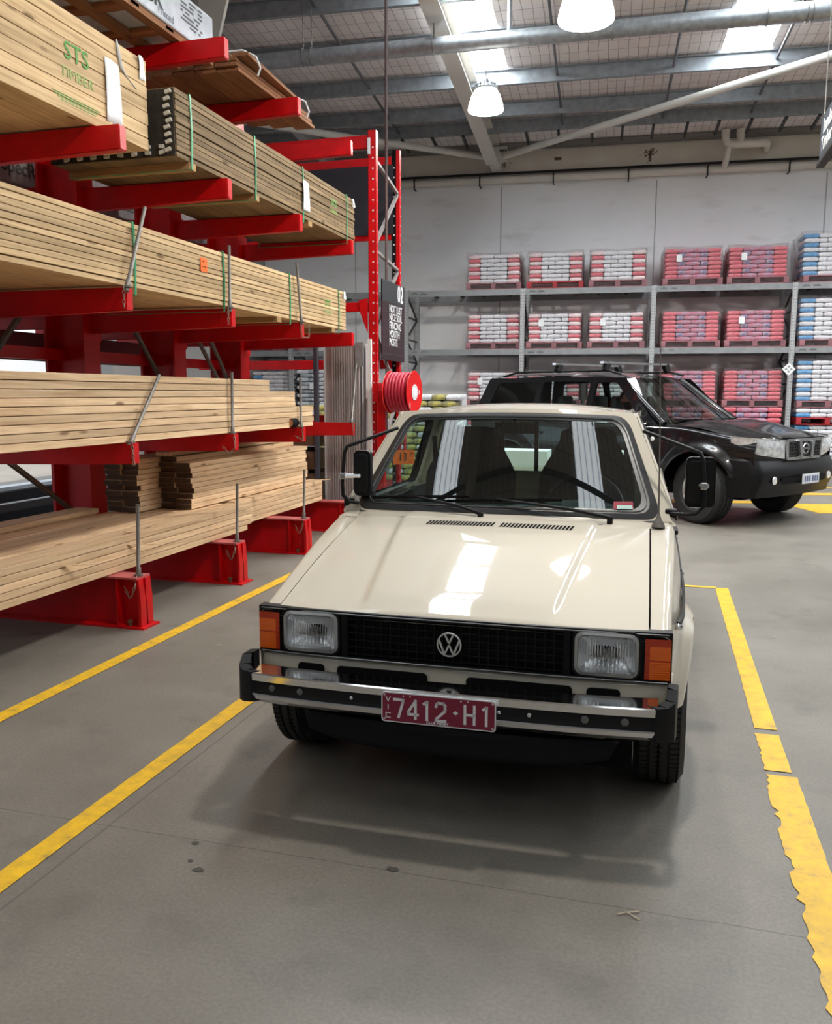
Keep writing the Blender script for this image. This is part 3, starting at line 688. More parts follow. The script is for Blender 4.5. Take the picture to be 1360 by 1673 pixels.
# ================================================ TIMBER
def board(g, x0, x1, y0, y1, z0, z1, m=None): g.box(x0, x1, y0, y1, z0, z1, m, 0.0015)
CACHE = {}
DARKEND = mat('dark_sealed_board_end', (0.10, 0.055, 0.03), 0.8, vary=.6, vscale=25)
def bmesh_board(w, L, h, mtl, dark=False):
    key = (round(w, 3), round(L, 2), round(h, 3), mtl.name, dark)
    if key not in CACHE:
        g = G(); g.box(-w/2, w/2, 0, L, 0, h, None, 0.0025)
        if dark:
            for f in g.bm.faces:
                if f.calc_center_median().y < 0.0005: f.material_index = 1
        CACHE[key] = g.mesh('board', [mtl, DARKEND])
    return CACHE[key]
def pack(label, cat, x_front, y0, y1, z0, z1, nrow, ncol, bw, mtl, straps=(), bearers=(), jitter=0.003, rows=None):
    """a strapped pack: boards as parts, straps and bearers as parts"""
    t = thing('timber_pack', label, cat, (x_front-ncol*bw/2, (y0+y1)/2, z0))
    o = t.location; h = (z1-z0)/nrow
    for r in range(nrow):
        gap = 0.0035 if r % 5 else 0.007
        for c in range(ncol):
            if 0 < r < nrow-1 and 0 < c: 
                if c < ncol-1 and not (ncol <= 4): continue
            j = rnd.uniform(-jitter, jitter); jy = rnd.uniform(-0.006, 0.006)
            me = bmesh_board(bw-0.002, y1-y0, h-gap, mtl)
            link(me, 'board', t, (x_front-bw/2-c*bw+j-o.x, y0+jy-o.y, z0+r*h-o.z))
    # the unseen middle of the pack
    if ncol > 2:
        g = G(); g.box(x_front-bw*1.02-o.x, x_front-bw*(ncol-1)+.01-o.x, y0+0.004-o.y, y1-0.004-o.y, z0+h-o.z, z1-h-o.z-0.002); q = g.out('board', mtl, t); q['kind'] = 'stuff'
    for ys in straps:
        g = G(); e = 0.004; x1_ = x_front+0.004-o.x; x0_ = x_front-ncol*bw-0.004-o.x
        P = [(x1_, ys-o.y, z0-0.045-o.z), (x1_+.004, ys+.006-o.y, (z0+z1)/2-o.z), (x1_, ys-o.y, z1+0.004-o.z), (x0_, ys-o.y, z1+0.004-o.z), (x0_, ys-o.y, z0-0.045-o.z), (x1_, ys-o.y, z0-0.045-o.z)]
        for a, b in zip(P[:-1], P[1:]): g.beam(a, b, 0.019 if abs(a[0]-b[0]) < .02 else 0.003, 0.003 if abs(a[0]-b[0]) < .02 else .019, (1, 0, 0) if abs(a[0]-b[0]) < .02 else (0, 1, 0))
        g.out('strap', GREENSTRAP, t)
    for yb in bearers:
        g = G(); g.box(x_front-ncol*bw-o.x, x_front-0.003-o.x, yb-0.05-o.y, yb+0.035-o.y, -0.045, 0.0, None, 0.002); g.out('bearer', T_BEAR, t)
    return t
def tagcard(parent, y, z, w, h, name='label_card', m=PAPER, dx=0.0, tilt=0.0):
    o = parent.location
    g = G(); n = 6
    g.grid(lambda a, b: (0.006 + 0.006*sin(a*5+b*3), (a-.5)*w, -b*h), n, n)
    q = g.out(name, m, parent, smooth=60, solid=0.001); q.location = (dx, y-o.y, z-o.z); q.rotation_euler = (tilt, 0, 0)
    return q

# level 3 (middle): strapped pack of pale treated pine
X3 = -3.10
p3 = pack('long strapped pack of pale pine with orange note on the middle arms', 'timber pack', X3, 2.0, 8.33, 2.085, 2.465, 11, 4, 0.24, T_TREAT, straps=(4.67, 5.78, 6.95, 8.12), bearers=(6.75, 8.0))
xo = X3 - p3.location.x
def ink_lines(parent, x, y, z, w, h, n, m=INK, rot=0.0):
    g = G()
    for i in range(n):
        zz = z - h*(i+.5)/n; L = w*rnd.uniform(.45, .9)
        P = []
        for k in range(9): P.append((x, y - w/2*0.9 + L*k/8, zz + (0.25*h/n)*rnd.uniform(-1, 1)))
        g.tube(P, 0.0012, 4)
    return g.out('handwriting', m, parent)
ORG = mat('orange_note', (0.95, 0.16, 0.015), 0.6)
g = G(); g.quad((0, -0.045, 0), (0, 0.045, 0), (0, 0.045, 0.095), (0, -0.045, 0.095)); nt_ = g.out('orange_note', ORG, p3, loc=(xo+0.007, 5.50-p3.location.y, 0.20), solid=0.001)
ink_lines(nt_, 0.002, 0, 0.088, 0.07, 0.075, 2)
def stencil(parent, y, z, s=1.0, flip=False):
    xo_ = parent['fx']; o = parent.location
    R_ = (pi/2, 0, pi/2)
    text('stencil', 'STS', 0.105*s, GREENINK, parent, (xo_+0.003, y-o.y, z-o.z), R_, 0.0005, 1.1, 0.001)
    text('stencil', 'TIMBER', 0.062*s, mat('faded_green_ink', (0.30, 0.40, 0.14), 0.8), parent, (xo_+0.003, y-o.y, z-o.z-0.095*s), R_, 0.0005, 1.15)
p3['fx'] = xo
stencil(p3, 7.83, 2.30, 0.85)
tagcard(p3, 8.28, 2.46, 0.07, 0.075, dx=xo)

# level 4 near pack and far pack
p4 = pack('near strapped pack of pale pine high on the rack with white paper tag', 'timber pack', -3.25, 2.0, 5.12, 3.0, 3.55, 7, 4, 0.24, T_TREAT, straps=(), bearers=(), jitter=0.002)
p4['fx'] = -3.25 - p4.location.x
stencil(p4, 4.42, 3.33, 1.25)
tagcard(p4, 4.75, 3.42, 0.15, 0.36, dx=p4['fx']); tagcard(p4, 5.06, 3.555, 0.06, 0.14, dx=p4['fx'])
g = G(); o4 = p4.location
g.tube([(p4['fx']+0.006, 4.80-o4.y, 0.56), (p4['fx']+.008, 4.82-o4.y, 0.47), (p4['fx']+.01, 4.84-o4.y, 0.41), (p4['fx']+.004, 4.9-o4.y, 0.38), (p4['fx']+.004, 5.0-o4.y, 0.34)], [0.006, .012, .009, .003, .003], 6); g.out('tape', mat('clear_tape', (0.6, 0.62, 0.62), 0.2), p4)
g = G()
for i in range(4): g.box(p4['fx']+0.0005, p4['fx']+0.002, 4.2+.02*i-o4.y, 4.62-.015*i-o4.y, 0.085-0.011*i, 0.089-0.011*i)
g.out('green_scuff', GREENINK, p4)
p4b = pack('long dark treated pack with three green straps high on the rack', 'timber pack', -3.12, 5.24, 8.66, 2.995, 3.425, 12, 4, 0.24, T_DARK, straps=(5.42, 6.38, 7.32, 8.42), bearers=(5.45, 6.42, 7.5), jitter=0.006)
p4b['fx'] = -3.12 - p4b.location.x
stencil(p4b, 8.07, 3.27, 0.85)
tagcard(p4b, 7.36, 3.31, 0.14, 0.25, dx=p4b['fx']+.012); tagcard(p4b, 8.62, 3.42, 0.07, 0.075, dx=p4b['fx'])
# pale packers stuck in the pack end
g = G(); ob = p4b.location
for i in range(9):
    for xx in (p4b['fx']-0.05,): g.obox((xx+rnd.uniform(-.01, .01), 5.225-ob.y, 0.40-0.045*i+rnd.uniform(-.004, .004)), (1, 0, 0.3), (0, 1, 0), (-0.3, 0, 1), 0.02, 0.012, 0.011)
for i in range(8):
    for j in range(2): g.obox((p4b['fx']-0.1-0.105*i, 5.225-ob.y, 0.025+0.035*j), (1, 0, rnd.uniform(-.4, .4)), (0, 1, 0), (0, 0, 1), 0.018, 0.012, 0.011)
g.out('packer', mat('pale_packer', (0.55, 0.52, 0.45), 0.7), p4b)
g = G(); g.box(p4b['fx']-.97, p4b['fx']-.01, 5.232-ob.y, 5.238-ob.y, 0.002, 0.42); g.out('end_grain', mat('black_sealed_ends', (0.035, 0.028, 0.02), 0.8, vary=.5, vscale=30), p4b)

# level 2: loose boards, every board its own
def loose(x, y0, y1, z, w, h, mtl, label, grp, rot=0.0, name='pine_board', dark=False):
    o = link(bmesh_board(w, y1-y0, h, mtl, dark), name, None, (x, y0, z)); 
    if rot: o.rotation_euler = (0, 0, rot)
    return tag(o, label, 'board', grp)
h = 0.0455
for r in range(9):
    z = 1.152 + r*h
    yend = 7.50 if r < 4 else (7.07 if r < 7 else 6.60)
    for c in range(6):
        lab = 'pale pine board in the loose pile on the lowest arms' if 0 < c else ('pale pine board at the front of the loose pile on the lowest arms')
        ye = yend + rnd.uniform(-0.03, 0.03) - (0.15 if c > 3 else 0)
        if r == 8: ye -= 0.0
        loose(-3.195-0.141*c + rnd.uniform(-.003, .003), 2.0, ye, z, 0.138, h-0.004, T_FRESH, lab, 'front boards of the loose pile on the lowest arms' if c == 0 else 'inner boards of the loose pile on the lowest arms')
# base level: near pile
g_i = 0
for c, n_ in enumerate([5, 5, 5, 5, 6]):
    for r in range(n_):
        ye = {0: 6.42, 1: 6.38, 2: 6.30, 3: 6.1, 4: 5.5}[c] + rnd.uniform(-.05, .05)
        loose(-3.36-0.20*c, 1.9, ye, 0.326+r*0.044, 0.196, 0.0405, T_FRESH,
              'wide pale board in the low pile lying on the near rack feet' if c else 'wide pale board at the front of the low pile on the near rack feet',
              'boards of the low near pile' if c else 'front boards of the low near pile', rnd.uniform(-.001, .001))
# base level: far pile low layer and tall block on it
for c in range(4):
    for r in range(5):
        loose(-3.51-0.16*c, 6.50, 8.46 - (0.05*r if c else 0), 0.326+r*0.044, 0.155, 0.0405, T_FRESH,
              'pale board in the lower layer of the far pile on the rack feet', 'boards in the lower layer of the far pile')
for c in range(4):
    for r in range(10):
        if r == 9 and c == 0: continue
        y0 = 5.92 + rnd.uniform(-.03, .03) + (-0.28 if c > 1 else 0)
        loose(-3.56-0.145*c, y0, 8.18+rnd.uniform(-.03, .03), 0.552+r*0.0405, 0.142, 0.0375, T_FRESH,
              'pale board in the tall squared stack at the back of the rack feet', 'boards of the tall squared stack', dark=True)
for i, (x, y0, y1, z, w) in enumerate([(-3.72, 5.9, 8.0, 0.965, .14), (-3.9, 6.4, 8.1, 0.965, .14)]):
    loose(x, y0, y1, z, w, 0.03, T_FRESH, ['loose plank lying skewed on top of the tall squared stack', 'second loose plank on top of the tall squared stack, further in'][i], None, 0.012)
# thin laths sticking out between boards
for i, (a, b) in enumerate([((-3.32, 3.98, 0.475), (-3.16, 4.25, 0.455)), ((-3.34, 4.60, 0.50), (-3.14, 4.90, 0.46)), ((-3.44, 5.55, 0.58), (-3.2, 5.9, 0.575)), ((-3.5, 6.75, 0.56), (-3.25, 7.0, 0.545)), ((-3.5, 8.1, 0.56), (-3.3, 8.35, 0.56)), ((-3.36, 5.2, 0.51), (-3.3, 4.75, .56))]):
    g = G(); g.beam(a, b, 0.02, 0.006)
    tag(g.out('thin_lath', T_FRESH), ['thin lath poking out of the low pile at the picture left', 'thin lath poking out just behind the nearest foot pin', 'thin lath poking out by the second foot pin', 'thin lath poking out under the tall squared stack', 'short lath poking out at the far end of the low layer', 'thin lath lying across the low pile'][i], 'lath')
# round offcut on the low arm
g = G(); g.lathe([(0.0, 0), (0.038, 0), (0.038, 0.14), (0.0, 0.14)], (0, 0, 0), (0, 1, 0), 20, 0); g.lathe([(0.041, 0.0), (0.041, 0.13)], (0, 0.004, 0), (0, 1, 0), 20, 1); g.lathe([(.041, .004), (.036, -.001)], (0, 0, 0), (0, 1, 0), 20, 1)
tag(g.out('round_offcut', [mat('orange_end_grain', (0.55, 0.22, 0.08), 0.7, vary=.3, vscale=40), MBLACK], None, smooth=40, loc=(-3.13, 6.96, 1.192)), 'short round timber offcut with dark rim resting by the third low pin', 'offcut')

# level 5: plastic-wrapped decking pack and brown boards
X5 = -3.42
t = thing('wrapped_decking_pack', 'white plastic wrapped decking pack with black lettering on the top arms', 'timber pack', (X5-0.45, 4.6, 3.955))
oy = 4.6
WRAPW = mat('white_plastic_wrap', (0.58, 0.61, 0.66), 0.25, vary=0.2, vscale=8, bump=0.5, bscale=9)
g = G(); g.box(-0.45, 0.45, 3.0-oy, 6.33-oy, 0.05, 0.34, None, 0.012); g.out('plastic_wrap', WRAPW, t)
for x in (-0.42, -0.15, 0.12, 0.41):
    g = G(); g.box(x-0.05, x+0.03, 3.0-oy, 6.34-oy, -0.0, 0.045, None, .002); g.out('skid', T_BROWN, t)
for y in [3.2+0.42*i for i in range(7)]:
    g = G(); g.box(-0.45, 0.44, y-oy-.05, y+.05-oy, 0.02, 0.049, None, .002); g.out('slat', T_BEARB, t)
text('lettering', 'DECK', 0.17, INK, t, (0.4535, 5.40-oy, 0.17), (pi/2, 0, pi/2), 0.0005, 1.0, 0.002)
text('lettering', 'Primed', 0.07, mat('grey_ink', (.25, .27, .32), .6), t, (0.4535, 5.66-oy, 0.10), (pi/2, 0, pi/2), 0.0005)
g = G()
for r in range(7):
    for q in range(10):
        if rnd.random() < .75: g.box(0.4525, 0.4535, 5.86-oy+.03*q, 5.885-oy+.03*q+rnd.uniform(0, .005), 0.30-.028*r, 0.312-.028*r)
g.out('print_block', mat('dark_grey_print', (.13, .12, .13), .6), t)
g = G(); g.box(.45, .456, 4.72-oy, 4.735-oy, -0.02, .34); g.box(.45, .456, 4.76-oy, 4.775-oy, -0.02, .34); g.out('strap', PAPER, t)
def brown(x, y0, y1, z, w, h, lab, rot=0.0, grp='brown boards on the top arms'):
    return loose(x, y0, y1, z, w, h, T_BROWN, lab, grp, rot, 'brown_board')
for r in range(3):
    for c in range(5):
        y1 = 8.02 - 0.10*c - 0.06*r + (0.0)
        brown(-3.38-0.19*c, 6.42+0.06*rnd.random(), y1, 3.956+r*0.031, 0.185, 0.028, 'thin wide brown board lying on the top arms')
for i, (x, y0, y1, z, rot) in enumerate([(-3.26, 6.45, 7.5, 4.052, 0.045), (-3.42, 6.45, 7.9, 4.052, 0.02), (-3.34, 6.6, 7.6, 4.084, 0.04), (-3.56, 6.42, 7.1, 4.084, -0.02)]):
    brown(x, y0, y1, z, 0.14, 0.028, ['brown board askew at the outer edge of the top arm stack', 'brown board second from the outer edge on top of the stack', 'uppermost brown board of the stack, slightly askew', 'brown board on the inner side of the top of the stack'][i], rot, None)
for i, (x, y) in enumerate([(-3.19, 6.55), (-3.23, 7.62)]):
    g = G(); g.tube([(x+.03, y, 3.93), (x+0.06, y-.01, 3.98), (x+.035, y-.03, 4.06), (x-.08, y-.03, 4.12), (x-.2, y-.03, 4.12)], 0.008, 6)
    tag(g.out('white_strap', PAPER), ['white strap round the brown boards, nearer one', 'white strap round the brown boards, further one'][i], 'strap')
# wedge under arm
# packs on the far side of the rack, behind the columns
WRAPG = mat('grey_plastic_wrap', (0.30, 0.27, 0.30), 0.35, vary=0.4, vscale=7, bump=0.5, bscale=9)
def rear_pack(y0, y1, z0, z1, x1, x0, mtl, label, word=None, wy=()):
    t = thing('rear_timber_pack', label, 'timber pack', ((x0+x1)/2, (y0+y1)/2, z0)); w = (x1-x0)/2; L = (y1-y0)/2
    g = G(); g.box(-w, w, -L, L, 0, z1-z0, None, 0.01); g.out('wrapped_stack', mtl, t)
    for y in (-L*.6, 0, L*.6):
        g = G(); g.box(-w, w, y-.05, y+.05, -.07, -.001); g.out('bearer', T_BEAR, t)
    for y in wy: text('lettering', word, 0.15, INK, t, (w+.003, y-(y0+y1)/2, (z1-z0)*.5), (pi/2, 0, pi/2), .0005, 1, .002)
    return t
rear_pack(2.0, 8.9, 2.95+.07, 3.27, -4.78, -5.8, WRAPG, 'grey plastic wrapped pack with lettering behind the upper columns', 'SpecRite', (5.82, 6.97, 8.1))
rear_pack(2.0, 8.9, 2.07+.07, 2.40, -4.85, -5.8, T_DARK, 'dull timber pack behind the columns at the middle level')
rear_pack(6.2, 8.9, 1.18+.07, 1.42, -5.0, -5.8, T_DARK, 'dull timber pack low behind the far columns')
# ================================================ CAR PARTS SHARED BY BOTH VEHICLES
def _v(f, y): return f(y) if callable(f) else f
def side_panel(y0, y1, step, hw, zt, x_in, arches, zmin, zmid, bulge, side=1, flare=0.05, sh=0.03, tuck=0.05, nrow=18, ra=0.33, dz_in=0.0, fz=9.0):
    """outer body side between two stations, wheel arches cut out. hw(y): half width at shoulder, zt(y): shoulder height"""
    g = G(); n = max(2, int(round((y1-y0)/step))); cols = []
    for i in range(n+1):
        y = y0 + (y1-y0)*i/n; zb = zmin(y) if callable(zmin) else zmin
        for (ay, az) in arches:
            if abs(y-ay) < ra: zb = max(zb, az + sqrt(max(0, ra*ra-(y-ay)**2)))
        top = zt(y); w = hw(y); col = []
        col.append((x_in(y) if callable(x_in) else x_in, top + dz_in))
        for k in range(0, 6):
            a = radians(90 - 15*k*1.1); col.append((w - sh + sh*cos(a), top - sh + sh*sin(a)))
        zs = top - sh
        for k in range(1, nrow+1):
            z = zs + (zb-zs)*k/nrow
            t = (zs - z)/max(0.01, zs - zmid)
            x = w + (_v(bulge, y)*sin(min(1.0, t)*pi/2) if t <= 1 else _v(bulge, y) - tuck*((zmid-z)/max(0.05, zmid-0.2))**2)
            for (ay, az) in arches:
                r = sqrt((y-ay)**2 + (z-az)**2)
                if r < ra + 0.16: x = x + flare*sm(1-(r-ra)/0.13)*sm((fz-z)/0.07)
            col.append((x, z))
        cols.append([g.bm.verts.new((side*x, y, z)) for x, z in col])
    for i in range(n):
        for j in range(len(cols[0])-1): g.face([cols[i][j], cols[i+1][j], cols[i+1][j+1], cols[i][j+1]])
    # return lips along the bottom
    lip = [g.bm.verts.new((c[-1].co.x - side*0.03, c[-1].co.y, c[-1].co.z)) for c in cols]
    for i in range(n): g.face([cols[i][-1], cols[i+1][-1], lip[i+1], lip[i]])
    return g
def wheel(parent, x, y, r, w, rim_r, side, steer=0.0, rimm=None, treads=True, name='wheel'):
    o = bpy.data.objects.new(name, None); COL.objects.link(o); o.parent = parent; o.location = (x, y, r); o.rotation_euler = (0, 0, steer); o.empty_display_size = 0.1
    g = G(); hw = w/2
    prof = [(rim_r, -hw*0.8), (rim_r+0.02, -hw), (r-0.035, -hw*1.03), (r-0.012, -hw*0.86)]
    ribs = 4
    for k in range(ribs):
        a = -hw*0.80 + k*(hw*1.6/ribs); b = a + hw*1.6/ribs
        prof += [(r, a+0.004), (r, b-0.006), (r-0.009, b-0.0055), (r-0.009, b+0.003)]
    prof += [(r-0.012, hw*0.86), (r-0.035, hw*1.03), (rim_r+0.02, hw), (rim_r, hw*0.8)]
    g.lathe(prof, (0, 0, 0), (1, 0, 0), 72)
    if treads:
        for k in range(80):
            a = 2*pi*k/80
            for xx, sl in ((-hw*0.62, .2), (hw*0.62, -.2), (0, .1)):
                c = Vector((xx, cos(a)*(r-0.0036), sin(a)*(r-0.0036)))
                g.obox(c, (1, 0, 0), (sl, -sin(a), cos(a)), (0, cos(a), sin(a)), hw*0.17, 0.0018, 0.004, 1)
    g.out('tyre', [RUBBER, MBLACK], o, smooth=30)
    g = G()
    g.lathe([(rim_r, -hw*.8), (rim_r-0.01, -hw*.3), (rim_r-0.02, hw*0.3*side), (0.06, hw*0.35*side), (0.0, hw*0.4*side)], (0, 0, 0), (1, 0, 0), 32)
    g.lathe([(rim_r+0.004, hw*.8*side), (rim_r-0.012, hw*.7*side), (rim_r-0.02, hw*.35*side)], (0, 0, 0), (1, 0, 0), 32)
    for k in range(5):
        a = 2*pi*k/5; g.beam((hw*.42*side, 0.03*cos(a), .03*sin(a)), (hw*.62*side, (rim_r-.015)*cos(a), (rim_r-.015)*sin(a)), 0.05, 0.02, (1, 0, 0))
    g.out('rim', rimm or ALU, o, smooth=40)
    return o

# ================================================ WHITE PICKUP
PAINT = mat('cream_white_car_paint', (0.545, 0.495, 0.405), 0.55, coat=1.0, spec=0.2)
CO = Vector((-0.640, 2.520, 0)); CYAW = radians(1.07)
car = thing('pickup_truck', 'small cream white two-door pickup parked in the yellow bay facing forward', 'car', CO, CYAW)
WSG = glass_mat('windscreen_glass', (0.68, 0.93, 0.89), 1.42, 0.0, 0.075)
SIDEG = glass_mat('side_glass', (0.90, 0.96, 0.95), 1.4, 0.0, 0.0)
def h_z(x, y):
    t = (y-0.20)/0.92; z = 0.700 + 0.215*t + 0.014*sin(pi*max(0, min(1, t)))
    z -= 0.012*(abs(x)/0.64)**2.5
    xc = 0.31 + 0.10*t
    z += 0.012*sm((xc + 0.025 - abs(x))/0.025)*sm(t/0.16)*sm((1.02-t)/.06)
    if t < 0.03: z -= 0.014*(1-t/0.03)**2
    return z
g = G()
def hood_f(a, b):
    x = -0.637 + 1.274*a; b = b**1.25; y = 0.205 + 0.895*b + 0.022*(abs(x)/.712)**3*(1-b)
    return (x, y, h_z(x, y))
g.grid(hood_f, 110, 48)
g.grid(lambda a, b: (-0.637+1.274*a, 0.205 + 0.022*(abs(-0.637+1.274*a)/.712)**3 + 0.012*b*b, h_z(-0.637+1.274*a, 0.195) - 0.004*b), 40, 3)
g.merge(0.0008); hood = g.out('bonnet', PAINT, car, smooth=40)
# vent slots in the bonnet
g = G()
for (xa, xb, n) in ((-0.285, 0.005, 20), (0.03, 0.335, 20)):
    for i in range(n):
        x = xa + (xb-xa)*(i+.5)/n; s_ = 0.010
        v = [(x-.0047-s_*.5, 0.975), (x+.0047-s_*.5, 0.975), (x+.0047+s_*.5, 1.025), (x-.0047+s_*.5, 1.025)]
        g.poly([(a, b, h_z(a, b)+0.0016) for a, b in v])
    g.out('vent_slot_row', MBLACK, hood); g = G()
# fenders, doors, tray sides
def blg(y): return 0.036*sm((y-0.21)/0.45)
def hwf(y): return 0.710 + 0.030*sm((y-0.2)/1.0) + 0.010*sm((y-1.2)/1.0)
def ztf(y): return min(h_z(0.64, min(y, 1.12)) - 0.004, 0.925) if y < 1.12 else 0.907 + 0.012*sm((y-1.12)/.3)
ARCH = [(0.74, 0.285), (3.36, 0.285)]
SEC = dict(arches=ARCH, zmid=0.60, bulge=blg, flare=0.045, ra=0.335, fz=0.675)
def zminf(y): return 0.44 if y < 0.34 else (0.40 if y < .42 else 0.20)
for s_ in (1, -1):
    g = side_panel(0.218, 1.335, 0.02, hwf, ztf, 0.643, zmin=zminf, side=s_, **SEC); g.merge(); fd = g.out('fender', PAINT, car, smooth=45)
    # turn to the nose: lower corner panel beside the lamp
    g = side_panel(1.342, 2.30, 0.04, hwf, ztf, 0.69, zmin=0.22, side=s_, **SEC); g.merge(); dr = g.out('door', PAINT, car, smooth=45)
    g2 = G(); g2.box(s_*0.772, s_*0.795, 2.10, 2.24, 0.72, 0.745, None, 0.006); g2.out('door_handle', BLACK, dr)
    g = side_panel(2.307, 4.05, 0.025, hwf, lambda y: 0.915, 0.67, zmin=0.24, side=s_, **SEC); g.merge(); g.out('tray_side', PAINT, car, smooth=45)
    # rubbing strip
    g = G()
    for (ya, yb) in ((0.44, 1.325), (1.35, 2.29), (2.32, 4.0)):
        P = []
        for k in range(13):
            y = ya+(yb-ya)*k/12; x = hwf(y)+blg(y)
            for (ay, az) in ARCH:
                x += 0.0
            P.append((s_*(x+0.004), y, 0.672))
        for k in range(12): g.beam(P[k], P[k+1], 0.010, 0.022)
        g.lathe([(0.013, 0), (0.001, .01)], (s_*(abs(P[0][0])+.001), P[0][1], .665), (0, -1, 0), 8, 1)
    g.out('rubbing_strip', [BLACK, CHROME], car)
# nose below the grille
g = G()
def nose(a, b):
    x = -0.700 + 1.40*a; z = 0.534 - (0.215 - 0.10*sm((abs(x)-.50)/.2))*b
    return (x, 0.215 + 0.02*(abs(x)/.7)**4 - 0.02*sin(pi*min(1, b*1.1)) + 0.03*b*b, z)
g.grid(nose, 50, 12); g.out('front_apron', PAINT, car, smooth=50, solid=0.004)
g = G()
for (xa, xb) in ((-0.555, -0.455), (-0.405, -0.085), (0.055, 0.40), (0.45, 0.555)):
    pts = rrect((xb-xa)/2, 0.020, 0.015, 4, (xa+xb)/2, 0.487)
    g.poly([(x, 0.188+0.02*(abs(x)/.7)**4, z) for x, z in pts])
    g.ring([(x, 0.187+0.02*(abs(x)/.7)**4, z) for x, z in pts], [(x+(x-(xa+xb)/2)*.02, 0.191+0.02*(abs(x)/.7)**4, z+(.003 if z > .487 else -.003)) for x, z in pts])
g.out('air_slot', MBLACK, car)
for s_ in (1, -1):
    g = G(); g.grid(lambda a, b: (s_*(0.70+0.012*a+.01*a*a), 0.222+0.09*a+0.01*b, 0.545-0.13*b), 6, 4); g.out('corner_filler', PAINT, car, smooth=50, solid=.003)
# black fascia between the lamps
def fy(x): return 0.205 + 0.022*(abs(x)/.712)**3
g = G()
g.grid(lambda a, b: (-0.712+1.424*a, fy(-0.712+1.424*a)+0.04, 0.535+0.16*b), 30, 2)
for z0, z1, dy in ((0.686, 0.700, -0.004), (0.532, 0.542, -0.006)):
    g.grid(lambda a, b: (-0.712+1.424*a, fy(-0.712+1.424*a)+dy, z0+(z1-z0)*b), 30, 1); g.grid(lambda a, b: (-0.712+1.424*a, fy(-0.712+1.424*a)+dy+0.045*b, z1), 30, 1); g.grid(lambda a, b: (-0.712+1.424*a, fy(-0.712+1.424*a)+dy+.045*b, z0), 30, 1)
g.out('grille_surround', BLACK, car, smooth=40)
g = G()
g.tube([(x, fy(x)-0.011, 0.537) for x in [-.70+.1*i for i in range(15)]], 0.0028, 6); g.tube([(x, fy(x)-0.008, 0.694) for x in [-.70+.1*i for i in range(15)]], 0.0022, 6)
g.out('grille_trim_line', mat('dull_grey_trim', (0.25, 0.25, 0.26), 0.3, metal=.6), car)
g = G()
for i in range(25):
    x = -0.372+0.744*i/24; g.box(x-.0022, x+.0022, 0.206, 0.222, 0.545, 0.685)
for i in range(6):
    z = 0.552+0.126*i/5; g.box(-0.375, 0.375, 0.207, 0.222, z-.0022, z+.0022)
for x in (-0.382, 0.382): g.box(x-.010, x+.010, 0.200, 0.23, 0.543, 0.687)
gr = g.out('grille_grid', mat('grille_black', (0.006, 0.006, 0.006), 0.7, spec=.15), car)
# emblem
VWS = mat('silver_emblem', (0.62, 0.62, 0.60), 0.3, metal=0.6)
g = G(); c = (-0.008, 0.195, 0.615); R_ = 0.040
g.tube([(c[0]+R_*cos(2*pi*k/32), c[1], c[2]+R_*sin(2*pi*k/32)) for k in range(32)], 0.0032, 6, closed=True)
def vline(a, b): g.beam((c[0]+a[0]*R_, c[1], c[2]+a[1]*R_), (c[0]+b[0]*R_, c[1], c[2]+b[1]*R_), 0.006, 0.0065, (0, 1, 0))
for s_ in (1, -1):
    vline((s_*0.36, 0.90), (0.0, 0.12)); vline((s_*0.88, 0.42), (s_*0.38, -0.86)); vline((s_*0.38, -0.86), (0.0, 0.0))
g.out('emblem', VWS, car)
